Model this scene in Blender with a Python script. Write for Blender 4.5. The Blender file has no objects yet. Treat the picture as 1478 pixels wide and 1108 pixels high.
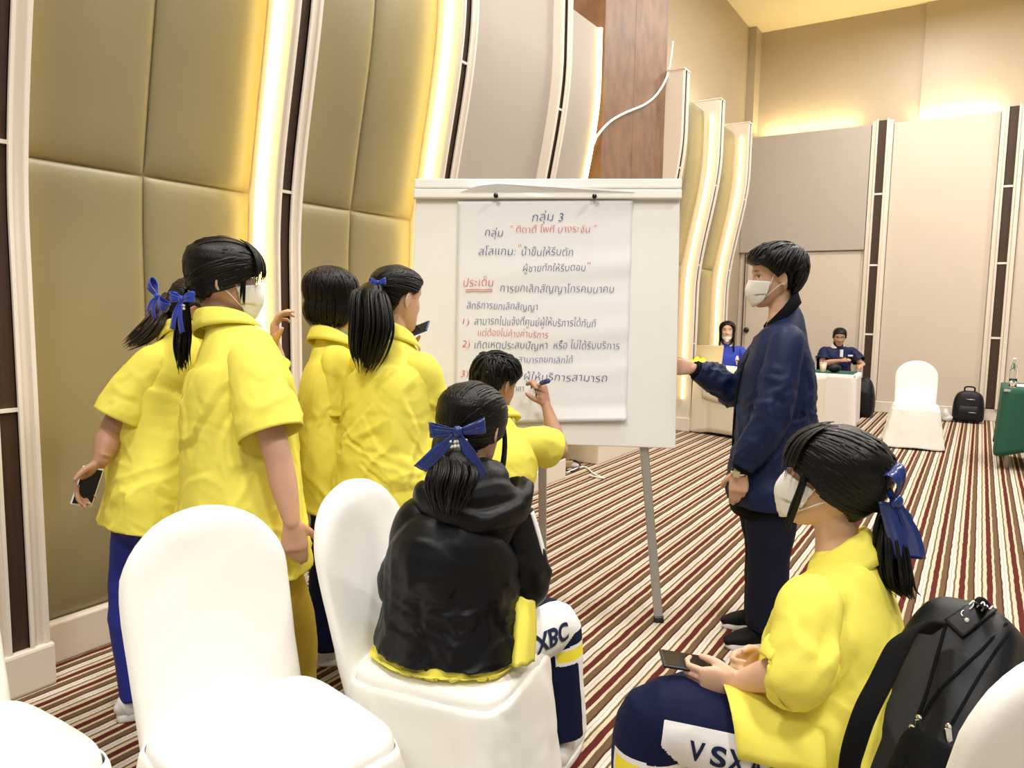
import bpy, bmesh, math, random
import numpy as np
from mathutils import Vector, Matrix

# ------------------------------------------------------------------ camera, world, lights, exposure
SC = bpy.context.scene
COL = SC.collection
W, H, F = 1478, 1108, 1067.0
YAW, PITCH, ROLL, CAMH = 0.562614, 0.102665, -0.016207, 1.48
_f = np.array([-math.sin(YAW)*math.cos(PITCH), math.cos(YAW)*math.cos(PITCH), -math.sin(PITCH)])
_r = np.array([math.cos(YAW), math.sin(YAW), 0.0])
_d = np.cross(_f, _r)
CR = math.cos(ROLL)*_r + math.sin(ROLL)*_d
CD = -math.sin(ROLL)*_r + math.cos(ROLL)*_d
CF = _f
CC = np.array([0, 0, CAMH])
cam = bpy.data.cameras.new('camera')
camo = bpy.data.objects.new('camera', cam)
COL.objects.link(camo)
cam.sensor_fit = 'HORIZONTAL'; cam.sensor_width = 36.0; cam.lens = F/W*36.0
cam.clip_start = 0.05; cam.clip_end = 100
mw = np.eye(4); mw[:3, 0] = CR; mw[:3, 1] = -CD; mw[:3, 2] = -CF; mw[:3, 3] = CC
camo.matrix_world = Matrix(mw.tolist())
SC.camera = camo

SC.view_settings.view_transform = 'Standard'
SC.view_settings.look = 'None'
SC.view_settings.gamma = 1.0
SC.view_settings.use_curve_mapping = False
SC.view_settings.exposure = 0.36
SC.cycles.use_denoising = True
SC.cycles.max_bounces = 6

wd = bpy.data.worlds.new('room_ambient'); SC.world = wd; wd.use_nodes = True
bg = wd.node_tree.nodes['Background']
bg.inputs[0].default_value = (1.0, 0.98, 0.95, 1); bg.inputs[1].default_value = 0.17

def area(name, loc, size, power, color, rot=(0, 0, 0), sizey=None):
    l = bpy.data.lights.new(name, 'AREA'); l.energy = power; l.color = color
    l.shape = 'RECTANGLE'; l.size = size; l.size_y = sizey or size
    o = bpy.data.objects.new(name, l); o.location = loc; o.rotation_euler = rot
    COL.objects.link(o); return o
# rows of ceiling downlights of the ballroom
for lx, ly in ((-1.6, 0.2), (1.4, 0.2), (-1.4, 3.6), (1.8, 3.6), (-1.2, 7.2), (2.0, 7.2), (-0.8, 10.4), (2.4, 10.4)):
    area('ceiling_light', (lx, ly, 5.75), 0.6, 96, (1.0, 0.975, 0.945))
area('ceiling_light', (0.8, -3.2, 5.6), 2.0, 260, (1.0, 0.975, 0.945), (math.radians(-28), 0, 0))

# ------------------------------------------------------------------ pixel helpers (measuring the photo)
def ray(x, y): return CR*((x-W/2)/F) + CD*((y-H/2)/F) + CF
def P(x, y, D): return CC + D*ray(x, y)
def at_z(x, y, z=0.0):
    d = ray(x, y); return CC + d*((z-CAMH)/d[2])
def at_x(x, y, X):
    d = ray(x, y); return CC + d*(X/d[0])
def at_y(x, y, Y):
    d = ray(x, y); return CC + d*(Y/d[1])
def at_plane(x, y, o, n):
    d = ray(x, y); return CC + d*(np.dot(o-CC, n)/np.dot(d, n))
RH = np.array([math.cos(YAW), math.sin(YAW), 0.0])     # screen right, on the floor
FH = np.array([-math.sin(YAW), math.cos(YAW), 0.0])    # away from the camera, on the floor
UP = np.array([0, 0, 1.0])
def hdir(r, f, u=0.0):
    v = RH*r + FH*f + UP*u; return v/np.linalg.norm(v)
def nrm(v):
    v = np.asarray(v, float); return v/(np.linalg.norm(v)+1e-12)

# ------------------------------------------------------------------ noise (vectorised value/gradient noise)
_rng = np.random.RandomState(7)
_perm = _rng.permutation(256); _perm = np.concatenate([_perm, _perm, _perm])
_grad = _rng.normal(size=(256, 3)); _grad /= np.linalg.norm(_grad, axis=1)[:, None]
def perlin(Pn):
    Pn = np.asarray(Pn, float)
    i = np.floor(Pn).astype(int); f = Pn-i; i &= 255
    u = f*f*f*(f*(f*6-15)+10)
    out = 0
    for dx in (0, 1):
        for dy in (0, 1):
            for dz in (0, 1):
                h = _perm[_perm[_perm[i[:, 0]+dx]+i[:, 1]+dy]+i[:, 2]+dz]
                g = _grad[h]
                dot = g[:, 0]*(f[:, 0]-dx)+g[:, 1]*(f[:, 1]-dy)+g[:, 2]*(f[:, 2]-dz)
                w = (u[:, 0] if dx else 1-u[:, 0])*(u[:, 1] if dy else 1-u[:, 1])*(u[:, 2] if dz else 1-u[:, 2])
                out = out + w*dot
    return out*1.4

# ------------------------------------------------------------------ materials
def mat(name, color, rough=0.6, metal=0.0, bump=0.0, bscale=200.0, var=0.0, vscale=6.0, sheen=0.0, emit=None, estr=0.0,
        trans=0.0, spec=0.5, stretch=None, coat=0.0, sss=0.0, alpha=1.0):
    m = bpy.data.materials.new(name); m.use_nodes = True
    nt = m.node_tree; b = nt.nodes['Principled BSDF']
    b.inputs['Base Color'].default_value = (*color, 1)
    b.inputs['Roughness'].default_value = rough; b.inputs['Metallic'].default_value = metal
    b.inputs['Specular IOR Level'].default_value = spec
    b.inputs['Transmission Weight'].default_value = trans
    b.inputs['Coat Weight'].default_value = coat
    b.inputs['Alpha'].default_value = alpha
    if sheen: b.inputs['Sheen Weight'].default_value = sheen
    if sss:
        b.inputs['Subsurface Weight'].default_value = sss
        b.inputs['Subsurface Radius'].default_value = (0.012, 0.005, 0.003)
        b.inputs['Subsurface Scale'].default_value = 1.0
    if emit:
        b.inputs['Emission Color'].default_value = (*emit, 1); b.inputs['Emission Strength'].default_value = estr
    tc = nt.nodes.new('ShaderNodeTexCoord')
    src = tc.outputs['Object']
    if stretch:
        mp = nt.nodes.new('ShaderNodeMapping'); mp.inputs['Scale'].default_value = stretch
        nt.links.new(src, mp.inputs['Vector']); src = mp.outputs['Vector']
    if var:
        n = nt.nodes.new('ShaderNodeTexNoise'); n.inputs['Scale'].default_value = vscale; n.inputs['Detail'].default_value = 4
        nt.links.new(src, n.inputs['Vector'])
        mx = nt.nodes.new('ShaderNodeMix'); mx.data_type = 'RGBA'
        mx.inputs['A'].default_value = (*[max(0, c*(1-var)) for c in color], 1)
        mx.inputs['B'].default_value = (*[min(1, c*(1+var)) for c in color], 1)
        nt.links.new(n.outputs['Fac'], mx.inputs['Factor']); nt.links.new(mx.outputs['Result'], b.inputs['Base Color'])
    if bump:
        n2 = nt.nodes.new('ShaderNodeTexNoise'); n2.inputs['Scale'].default_value = bscale; n2.inputs['Detail'].default_value = 3
        nt.links.new(src, n2.inputs['Vector'])
        bp = nt.nodes.new('ShaderNodeBump'); bp.inputs['Strength'].default_value = bump; bp.inputs['Distance'].default_value = 0.004
        nt.links.new(n2.outputs['Fac'], bp.inputs['Height']); nt.links.new(bp.outputs['Normal'], b.inputs['Normal'])
    return m

def mix_by_attr(m, attr, stops):
    """base colour by a float attribute through constant colour steps [(pos,color),...]"""
    nt = m.node_tree; b = nt.nodes['Principled BSDF']
    a = nt.nodes.new('ShaderNodeAttribute'); a.attribute_name = attr
    cr = nt.nodes.new('ShaderNodeValToRGB'); cr.color_ramp.interpolation = 'CONSTANT'
    el = cr.color_ramp.elements
    el[0].position = stops[0][0]; el[0].color = (*stops[0][1], 1)
    el[1].position = stops[1][0]; el[1].color = (*stops[1][1], 1)
    for p, c in stops[2:]:
        e = el.new(p); e.color = (*c, 1)
    nt.links.new(a.outputs['Fac'], cr.inputs['Fac']); nt.links.new(cr.outputs['Color'], b.inputs['Base Color'])
    return m

def mat_col(name, rough=0.5, sss=0.0, bump=0.0, bscale=300, spec=0.4):
    """base colour from the 'tint' colour attribute (skin tones, lips, brows)"""
    m = mat(name, (0.8, 0.6, 0.5), rough, sss=sss, bump=bump, bscale=bscale, spec=spec)
    nt = m.node_tree; a = nt.nodes.new('ShaderNodeAttribute'); a.attribute_name = 'tint'
    nt.links.new(a.outputs['Color'], nt.nodes['Principled BSDF'].inputs['Base Color'])
    return m

CARPET = mat('striped_carpet', (0.5, 0.4, 0.3), 0.95, spec=0.1)
def _carpet(m):
    nt = m.node_tree; b = nt.nodes['Principled BSDF']
    g = nt.nodes.new('ShaderNodeNewGeometry'); sx = nt.nodes.new('ShaderNodeSeparateXYZ')
    nt.links.new(g.outputs['Position'], sx.inputs[0])
    def math_(op, a, v=None):
        n = nt.nodes.new('ShaderNodeMath'); n.operation = op
        if isinstance(a, (int, float)): n.inputs[0].default_value = a
        else: nt.links.new(a, n.inputs[0])
        if v is not None:
            if isinstance(v, (int, float)): n.inputs[1].default_value = v
            else: nt.links.new(v, n.inputs[1])
        return n.outputs[0]
    wob = nt.nodes.new('ShaderNodeTexNoise'); wob.inputs['Scale'].default_value = 9.0; wob.inputs['Detail'].default_value = 3
    nt.links.new(g.outputs['Position'], wob.inputs['Vector'])
    x = math_('ADD', sx.outputs['X'], math_('MULTIPLY', math_('SUBTRACT', wob.outputs['Fac'], 0.5), 0.012))
    t = math_('FRACT', math_('DIVIDE', math_('ADD', x, 20.0+STRIPE_OFF), STRIPE_P))
    cr = nt.nodes.new('ShaderNodeValToRGB'); cr.color_ramp.interpolation = 'LINEAR'
    brown, red, white, cream, olive, pink, dred = (0.165, 0.102, 0.054), (0.125, 0.024, 0.019), (0.74, 0.68, 0.60), (0.68, 0.58, 0.41), (0.19, 0.125, 0.062), (0.45, 0.30, 0.24), (0.10, 0.026, 0.018)
    seq = [(0, red), (.205, cream), (.30, brown), (.50, dred), (.56, white), (.665, pink), (.682, white), (.79, olive), (.86, cream), (.995, red)]
    el = cr.color_ramp.elements; el[0].position = 0; el[0].color = (*red, 1); el[1].position = 1; el[1].color = (*red, 1)
    e_ = 0.006
    for (p0, c0), (p1, c1) in zip(seq[:-1], seq[1:]):
        e = el.new(p1-e_); e.color = (*c0, 1); e = el.new(p1+e_); e.color = (*c1, 1)
    nt.links.new(t, cr.inputs['Fac'])
    n = nt.nodes.new('ShaderNodeTexNoise'); n.inputs['Scale'].default_value = 160; n.inputs['Detail'].default_value = 4
    nt.links.new(g.outputs['Position'], n.inputs['Vector'])
    mx = nt.nodes.new('ShaderNodeMix'); mx.data_type = 'RGBA'; mx.blend_type = 'MULTIPLY'; mx.inputs['Factor'].default_value = 0.55
    c2 = nt.nodes.new('ShaderNodeValToRGB'); c2.color_ramp.elements[0].position = .3; c2.color_ramp.elements[0].color = (.45, .42, .4, 1); c2.color_ramp.elements[1].position = .65
    nt.links.new(n.outputs['Fac'], c2.inputs['Fac'])
    nt.links.new(cr.outputs['Color'], mx.inputs['A']); nt.links.new(c2.outputs['Color'], mx.inputs['B'])
    nt.links.new(mx.outputs['Result'], b.inputs['Base Color'])
    bp = nt.nodes.new('ShaderNodeBump'); bp.inputs['Strength'].default_value = .6; bp.inputs['Distance'].default_value = .006
    nt.links.new(n.outputs['Fac'], bp.inputs['Height']); nt.links.new(bp.outputs['Normal'], b.inputs['Normal'])
STRIPE_P = 0.129
STRIPE_OFF = -float(at_z(1423.2, 773.8)[0])-20.0+0.129*200
_carpet(CARPET)

M = dict(
    cream=mat('cream_lacquer', (0.80, 0.71, 0.60), 0.4, bump=.05, bscale=30),
    beigewall=mat('beige_wall_fabric', (0.67, 0.575, 0.47), 0.8, bump=.15, bscale=400, var=.03, vscale=3),
    greywall=mat('grey_wall_fabric', (0.47, 0.415, 0.355), 0.8, bump=.15, bscale=400, var=.03),
    upwall=mat('champagne_wallpaper', (0.47, 0.385, 0.275), 0.45, bump=.06, bscale=300, var=.05, vscale=1.2),
    gold=mat('olive_gold_satin', (0.285, 0.238, 0.118), 0.36, bump=.12, bscale=700, var=.10, vscale=2.2),
    darkwood=mat('dark_wenge_inlay', (0.050, 0.024, 0.011), 0.6, var=.5, vscale=4, stretch=(30, 30, 1)),
    tick=mat('pale_joint', (0.85, 0.78, 0.68), 0.5),
    ceil=mat('warm_ceiling_paint', (0.92, 0.82, 0.52), 0.8, var=.01),
    burl=mat('burl_veneer', (0.190, 0.098, 0.054), 0.5, var=.65, vscale=9.0, stretch=(1, 1, .55), bump=.03, bscale=40),
    led=mat('warm_led_strip', (1, .9, .5), 0.5, emit=(1.0, 0.76, 0.25), estr=6.5),
    cover=mat('ivory_chair_cover', (0.92, 0.90, 0.84), 0.8, bump=.12, bscale=600, sheen=.2),
    metal=mat('brushed_aluminium', (0.50, 0.50, 0.50), 0.4, metal=.6),
    chrome=mat('polished_steel', (0.75, 0.74, 0.72), 0.2, metal=1),
    black=mat('black_plastic', (0.012, 0.012, 0.014), 0.35),
    glassblack=mat('dark_glass', (0.01, 0.01, 0.012), 0.08),
    white=mat('white_plastic', (0.85, 0.85, 0.85), 0.4),
    whiteboard=mat('white_enamel', (0.90, 0.885, 0.85), 0.22, coat=.3, var=.02, vscale=5),
    paper=mat('flip_chart_paper', (0.85, 0.85, 0.86), 0.85),
    inkblue=mat('blue_marker_ink', (0.045, 0.055, 0.22), 0.7),
    inkred=mat('red_marker_ink', (0.62, 0.07, 0.07), 0.7),
    yellow=mat('yellow_polo_cloth', (0.86, 0.765, 0.115), 0.85, bump=.10, bscale=900, spec=.2),
    navycloth=mat('navy_nylon', (0.009, 0.017, 0.060), 0.52, spec=.2, bump=.08, bscale=900),
    blackcloth=mat('black_nylon', (0.004, 0.004, 0.0055), 0.42, bump=.10, bscale=500, spec=.24),
    blackrib=mat('black_ribbed_knit', (0.005, 0.005, 0.007), 0.85, spec=.15, bump=.5, bscale=350, stretch=(1, 1, .2)),
    trouser=mat('dark_indigo_twill', (0.006, 0.008, 0.022), 0.8, spec=.2, bump=.1, bscale=700),
    hair=mat('black_hair', (0.0035, 0.003, 0.003), 0.34, spec=.28, bump=.35, bscale=60, stretch=(6, 6, .6)),
    hairbrown=mat('dark_brown_hair', (0.020, 0.011, 0.007), 0.38, spec=.5, bump=.35, bscale=60, stretch=(6, 6, .6)),
    skin=mat_col('skin', 0.52, sss=.0, bump=.03, bscale=500),
    mask=mat('white_face_mask', (0.88, 0.86, 0.82), 0.85, bump=.08, bscale=300),
    ribbon=mat('royal_blue_satin_ribbon', (0.010, 0.045, 0.42), 0.35, sheen=.2),
    navyribbon=mat('navy_satin_ribbon', (0.012, 0.03, 0.17), 0.30, coat=.2),
    pearl=mat('pearl_beads', (0.85, 0.82, 0.76), 0.2),
    rubber=mat('white_shoe_sole', (0.85, 0.84, 0.82), 0.6),
    shoeblack=mat('black_shoe_mesh', (0.006, 0.006, 0.007), 0.7, spec=.2, bump=.3, bscale=300),
    sock=mat('white_sock', (0.82, 0.82, 0.82), 0.9, bump=.3, bscale=300),
    green=mat('dark_green_tablecloth', (0.010, 0.085, 0.050), 0.75, bump=.08, bscale=500),
    tcloth=mat('white_tablecloth', (0.85, 0.80, 0.76), 0.8, bump=.06, bscale=400),
    creamcloth=mat('cream_tablecloth', (0.84, 0.76, 0.62), 0.75, bump=.06, bscale=400),
    bag=mat('black_bag_nylon', (0.006, 0.0065, 0.009), 0.42, bump=.2, bscale=700, spec=.3),
    bagdark=mat('black_webbing', (0.003, 0.003, 0.0035), 0.85, bump=.4, bscale=400, spec=.15),
    glass=mat('clear_glass', (0.97, 0.99, 0.97), 0.03, trans=1.0),
    water=mat('clear_water', (0.95, 0.98, 0.98), 0.02, trans=1.0),
    royal=mat('royal_blue_polo', (0.020, 0.045, 0.40), 0.75),
    gold_lid=mat('pale_gold_aluminium', (0.72, 0.62, 0.38), 0.35, metal=.5),
    brightyellow=mat('bright_yellow_folder', (0.92, 0.85, 0.03), 0.5),
    pinkskin=mat('pale_nail', (0.8, 0.55, 0.47), 0.4),
    wood=mat('wood_leg', (0.50, 0.44, 0.38), 0.6),
)

# ------------------------------------------------------------------ object helpers
def setp(o, label=None, cat=None, group=None, kind=None):
    if label: o['label'] = label
    if cat: o['category'] = cat
    if group: o['group'] = group
    if kind: o['kind'] = kind
    return o
def empty(name, loc=(0, 0, 0), label=None, cat=None, group=None, kind=None):
    o = bpy.data.objects.new(name, None); COL.objects.link(o); o.location = [float(v) for v in loc]; o.empty_display_size = .1
    return setp(o, label, cat, group, kind)
def link(name, me, m, parent=None, smooth=True):
    """link a mesh whose vertices are in world space; child keeps world placement"""
    o = bpy.data.objects.new(name, me)
    for mm in (m if isinstance(m, (list, tuple)) else [m]):
        me.materials.append(mm)
    if smooth:
        me.polygons.foreach_set('use_smooth', [True]*len(me.polygons))
    COL.objects.link(o)
    if parent is not None: reparent(o, parent)
    return o
def world_loc(o):
    v = Vector(o.location)
    p = o.parent
    while p is not None:
        v = p.location + v; p = p.parent
    return v
def reparent(o, parent):
    o.parent = parent
    o.location = -world_loc(parent)+Vector(o.location)
def recenter(o):
    """top-level mesh built in world space: origin to the middle of its base"""
    me = o.data; n = len(me.vertices); co = np.zeros(n*3); me.vertices.foreach_get('co', co); co = co.reshape(-1, 3)
    c = np.array([(co[:, 0].min()+co[:, 0].max())/2, (co[:, 1].min()+co[:, 1].max())/2, co[:, 2].min()])
    me.vertices.foreach_set('co', (co-c).ravel()); o.location = Vector(c.tolist()); me.update(); return o

class MB:
    def __init__(s): s.v = []; s.f = []; s.n = 0
    def add(s, v, f):
        v = np.asarray(v, float).reshape(-1, 3); s.v.append(v)
        s.f.extend([tuple(int(i)+s.n for i in q) for q in f]); s.n += len(v); return s
    def verts(s): return np.concatenate(s.v) if s.v else np.zeros((0, 3))
    def mesh(s, name='m'):
        me = bpy.data.meshes.new(name); me.from_pydata(s.verts().tolist(), [], s.f); me.update(); return me
    def obj(s, name, m, parent=None, smooth=True): return link(name, s.mesh(name), m, parent, smooth)
    def box(s, lo, hi):
        x0, y0, z0 = lo; x1, y1, z1 = hi
        return s.add([(x0, y0, z0), (x1, y0, z0), (x1, y1, z0), (x0, y1, z0), (x0, y0, z1), (x1, y0, z1), (x1, y1, z1), (x0, y1, z1)],
                     [(0, 3, 2, 1), (4, 5, 6, 7), (0, 1, 5, 4), (1, 2, 6, 5), (2, 3, 7, 6), (3, 0, 4, 7)])
    def obox(s, c, ax, half):
        c = np.asarray(c); ax = [nrm(a) for a in ax]
        v = [c+sx*half[0]*ax[0]+sy*half[1]*ax[1]+sz*half[2]*ax[2] for sz in (-1, 1) for sx, sy in ((-1, -1), (1, -1), (1, 1), (-1, 1))]
        return s.add(v, [(0, 3, 2, 1), (4, 5, 6, 7), (0, 1, 5, 4), (1, 2, 6, 5), (2, 3, 7, 6), (3, 0, 4, 7)])
    def grid(s, V, closeu=False, closev=False):
        V = np.asarray(V, float); a, b = V.shape[:2]
        f = []
        for i in range(a if closeu else a-1):
            for j in range(b if closev else b-1):
                i2, j2 = (i+1) % a, (j+1) % b
                f.append((i*b+j, i*b+j2, i2*b+j2, i2*b+j))
        return s.add(V.reshape(-1, 3), f)
    def tube(s, pts, rad, side=None, seg=16, caps=True, expo=2.0, smooth=0, round_ends=False):
        v, f = tube(pts, rad, side, seg, caps, expo, smooth, round_ends); return s.add(v, f)
    def ball(s, c, r, ax=None, seg=20, rings=12):
        r = np.ones(3)*r if np.isscalar(r) else np.asarray(r, float)
        ax = np.eye(3) if ax is None else np.array([nrm(a) for a in ax])
        V = []
        for i in range(1, rings):
            t = math.pi*i/rings
            for j in range(seg):
                a = 2*math.pi*j/seg
                V.append(np.array([math.sin(t)*math.cos(a), math.sin(t)*math.sin(a), math.cos(t)]))
        V = [np.array([0, 0, 1.])]+V+[np.array([0, 0, -1.])]
        V = np.asarray(c)+(np.array(V)*r)@ax
        f = [(0, 1+j, 1+(j+1) % seg) for j in range(seg)]
        for i in range(rings-2):
            for j in range(seg):
                f.append((1+i*seg+j, 1+(i+1)*seg+j, 1+(i+1)*seg+(j+1) % seg, 1+i*seg+(j+1) % seg))
        L = len(V)-1; b = 1+(rings-2)*seg
        f += [(L, b+(j+1) % seg, b+j) for j in range(seg)]
        return s.add(V, f)

def cat_rom(A, n):
    """catmull-rom resample rows of A to n samples per span"""
    A = np.asarray(A, float)
    if len(A) < 3:
        t = np.linspace(0, 1, n+1)[:, None]; return A[0]*(1-t)+A[-1]*t
    E = np.vstack([2*A[0]-A[1], A, 2*A[-1]-A[-2]]); out = []
    for i in range(1, len(E)-2):
        p0, p1, p2, p3 = E[i-1], E[i], E[i+1], E[i+2]
        for k in range(n):
            t = k/n
            out.append(.5*((2*p1)+(-p0+p2)*t+(2*p0-5*p1+4*p2-p3)*t*t+(-p0+3*p1-3*p2+p3)*t**3))
    out.append(A[-1]); return np.array(out)

def tube(pts, rad, side=None, seg=16, caps=True, expo=2.0, smooth=0, round_ends=False):
    pts = np.asarray(pts, float); N = len(pts)
    rad = np.asarray(rad, float)
    if rad.ndim == 0: rad = np.full(N, float(rad))
    if rad.ndim == 1: rad = np.stack([rad, rad], 1)
    if side is not None:
        side = np.asarray(side, float)
        if side.ndim == 1: side = np.tile(side, (N, 1))
    if smooth:
        A = [pts, rad]+([side] if side is not None else [])
        R_ = cat_rom(np.hstack(A), smooth)
        pts, rad = R_[:, :3], np.maximum(R_[:, 3:5], 1e-4)
        if side is not None: side = R_[:, 5:8]
        N = len(pts)
    T = np.gradient(pts, axis=0); T /= np.linalg.norm(T, axis=1)[:, None]+1e-12
    if round_ends:
        # hemispherical ends
        k = 4; a = np.linspace(math.pi/2, 0, k+1)[:-1]
        hp = [pts[0]-T[0]*rad[0].mean()*math.sin(x) for x in a]; hr = [rad[0]*max(math.cos(x), .02) for x in a]
        tp = [pts[-1]+T[-1]*rad[-1].mean()*math.sin(x) for x in a[::-1]]; tr = [rad[-1]*max(math.cos(x), .02) for x in a[::-1]]
        pts = np.vstack([hp, pts, tp]); rad = np.vstack([hr, rad, tr]); T = np.vstack([[T[0]]*k, T, [T[-1]]*k])
        if side is not None: side = np.vstack([[side[0]]*k, side, [side[-1]]*k])
        N = len(pts)
    if side is None:
        s0 = np.cross(T[0], [0, 0, 1.]);
        if np.linalg.norm(s0) < .1: s0 = np.cross(T[0], [0, 1., 0])
        S = [nrm(s0)]
        for i in range(1, N):
            v = S[-1]-T[i]*np.dot(S[-1], T[i]); S.append(nrm(v))
        side = np.array(S)
    else:
        side = side-T*np.sum(side*T, 1)[:, None]; side /= np.linalg.norm(side, axis=1)[:, None]+1e-12
    B = np.cross(T, side)
    a = np.arange(seg)*2*math.pi/seg; c, s_ = np.cos(a), np.sin(a)
    if expo != 2.0:
        c = np.sign(c)*np.abs(c)**(2/expo); s_ = np.sign(s_)*np.abs(s_)**(2/expo)
    V = pts[:, None, :]+side[:, None, :]*(rad[:, 0, None]*c)[:, :, None]+B[:, None, :]*(rad[:, 1, None]*s_)[:, :, None]
    f = []
    for i in range(N-1):
        for j in range(seg):
            j2 = (j+1) % seg
            f.append((i*seg+j, i*seg+j2, (i+1)*seg+j2, (i+1)*seg+j))
    if caps:
        f.append(tuple(range(seg-1, -1, -1))); f.append(tuple((N-1)*seg+j for j in range(seg)))
    return V.reshape(-1, 3), f

def remesh(mb, voxel, smooth=2, factor=.5):
    me = mb.mesh('tmp') if isinstance(mb, MB) else mb
    o = bpy.data.objects.new('tmp', me); COL.objects.link(o)
    r = o.modifiers.new('r', 'REMESH'); r.mode = 'VOXEL'; r.voxel_size = voxel; r.adaptivity = 0
    if smooth:
        s = o.modifiers.new('s', 'SMOOTH'); s.factor = factor; s.iterations = smooth
    dg = bpy.context.evaluated_depsgraph_get(); dg.update()
    out = bpy.data.meshes.new_from_object(o.evaluated_get(dg))
    bpy.data.objects.remove(o); bpy.data.meshes.remove(me)
    return out
def evald(o):
    """apply the modifiers of a linked object to its mesh"""
    dg = bpy.context.evaluated_depsgraph_get(); dg.update()
    me = bpy.data.meshes.new_from_object(o.evaluated_get(dg)); old = o.data
    o.modifiers.clear(); o.data = me; bpy.data.meshes.remove(old); return o
def getco(me):
    co = np.zeros(len(me.vertices)*3); me.vertices.foreach_get('co', co); return co.reshape(-1, 3)
def getno(me):
    co = np.zeros(len(me.vertices)*3); me.vertex_normals.foreach_get('vector', co); return co.reshape(-1, 3)
def setco(me, co): me.vertices.foreach_set('co', np.ascontiguousarray(co, dtype=float).ravel()); me.update()
def attr(me, name, vals):
    a = me.attributes.new(name, 'FLOAT', 'POINT'); a.data.foreach_set('value', np.asarray(vals, dtype=np.float32))
def solid(o, t, off=-1):
    m = o.modifiers.new('thickness', 'SOLIDIFY'); m.thickness = t; m.offset = off; return o
def bevel(o, w=.004, seg=2):
    m = o.modifiers.new('bevel', 'BEVEL'); m.width = w; m.segments = seg; m.limit_method = 'ANGLE'; return o
def wrinkle(me, amp, scale, flow=(0, 0, 1), stretch=3.0, seed=0, ridged=.6, mask=None):
    co, no = getco(me), getno(me)
    fl = nrm(flow)
    Q = co-np.outer(co@fl, fl)*(1-1/stretch)
    w = np.stack([perlin(co*3+seed*7.1+11), perlin(co*3+seed*7.1+31), perlin(co*3+seed*7.1+57)], 1)*.06
    n = perlin((Q+w)*scale+seed*13.7)
    r = 1-2*np.abs(n)**.8
    n2 = perlin((Q+w)*scale*2.3+seed*5.3)
    d = amp*(ridged*(r-.3)+(1-ridged)*n*1.3+.35*n2)
    if mask is not None: d = d*mask(co)
    setco(me, co+no*d[:, None])

def crease(me, amp, scale, flow=(0, 0, 1), stretch=3.0, seed=0, sharp=4.0, mask=None, warp=.10):
    """narrow pulled folds running along flow"""
    co, no = getco(me), getno(me); fl = nrm(flow)
    w = np.stack([perlin(co*4+seed*3.1+5), perlin(co*4+seed*3.1+25), perlin(co*4+seed*3.1+45)], 1)*warp
    Q = co+w; Q = Q-np.outer(Q@fl, fl)*(1-1/stretch)
    n = perlin(Q*scale+seed*17.3); m_ = perlin(co*3.0+seed*2.2+80)
    r = (1-np.clip(np.abs(n)*1.5, 0, 1))**sharp
    v = (1-np.clip(np.abs(n-.22)*1.5, 0, 1))**sharp
    d = amp*(r-.75*v)*np.clip(.55+1.3*m_, 0, 1.3)
    if mask is not None: d = d*mask(co)
    setco(me, co+no*d[:, None])

# ------------------------------------------------------------------ the room
XW, YB = -3.123, 12.374
def soff(z):
    t = np.clip((np.asarray(z, float)-1.70)/1.65, 0, 1); return .22*t*t*(3-2*t)
ZS = np.concatenate([np.linspace(.0, 1.6, 9), np.linspace(1.68, 3.4, 40), np.linspace(3.5, 3.93, 6)])

fl = MB().box((-3.7, -3.0, -.06), (6.0, 12.9, 0)).obj('floor', CARPET, smooth=False); setp(fl, 'carpet with red, brown and cream stripes', 'floor', kind='structure')
ce = MB().box((-3.7, -3.0, 5.95), (6.0, 12.9, 6.05)).obj('ceiling', M['ceil'], smooth=False); setp(ce, 'pale warm yellow ceiling', 'ceiling', kind='structure')
wl = MB().box((-3.62, -3.0, 0), (-3.42, 12.9, 5.95)).obj('wall_left', M['upwall'], smooth=False); setp(wl, 'champagne wall rising above the curved ribs on the left', 'wall', kind='structure')
wb = MB().box((-3.42, 12.62, 3.6), (6.0, 12.8, 5.95)); wb.box((-.97, 12.57, 3.6), (6.0, 12.63, 5.95)); wb.box((-3.42, 12.30, 3.6), (-3.30, 12.62, 5.95))
wb = wb.obj('wall_back', M['upwall'], smooth=False); setp(wb, 'champagne upper back wall above the beige panels', 'wall', kind='structure')

# back wall lower panels, skirting and posts
lw = MB()
lw.box((-3.42, YB, .17), (-1.56, 12.60, 4.26)); lw.box((-1.27, YB, .17), (.04, 12.60, 4.26)); lw.box((.33, YB, .17), (1.5, 12.60, 4.26)); lw.box((1.5, YB, .17), (6, 12.6, 4.26))
lw = lw.obj('wall_back_panels', M['beigewall'], smooth=False); bevel(lw, .012); setp(lw, 'beige fabric panels of the back wall between dark posts', 'wall', kind='structure')
sk = MB().box((-3.42, YB-.03, 0), (6, 12.6, .17)).obj('baseboard_back', M['cream'], smooth=False); bevel(sk, .01); setp(sk, 'pale skirting along the back wall', 'baseboard', kind='structure')
def back_post(i, x0, label):
    e = empty('trim_%d' % i, (x0+.14, YB, 0), label, 'trim', kind='structure')
    f = MB()
    f.box((x0, YB-.06, .17), (x0+.055, 12.6, 4.30)); f.box((x0+.055, YB-.085, .17), (x0+.085, 12.6, 4.32)); f.box((x0+.195, YB-.085, .17), (x0+.225, 12.6, 4.32)); f.box((x0+.225, YB-.06, .17), (x0+.28, 12.6, 4.30))
    bevel(f.obj('post_frame', M['cream'], e, smooth=False), .008)
    d = MB().box((x0+.085, YB-.05, .19), (x0+.195, 12.6, 4.30)).obj('inlay', M['darkwood'], e, smooth=False)
    t = MB()
    for z in (1.17, 2.20, 3.24): t.box((x0+.08, YB-.06, z-.014), (x0+.20, YB-.04, z+.014))
    t.obj('joint', M['tick'], d, smooth=False)
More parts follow.
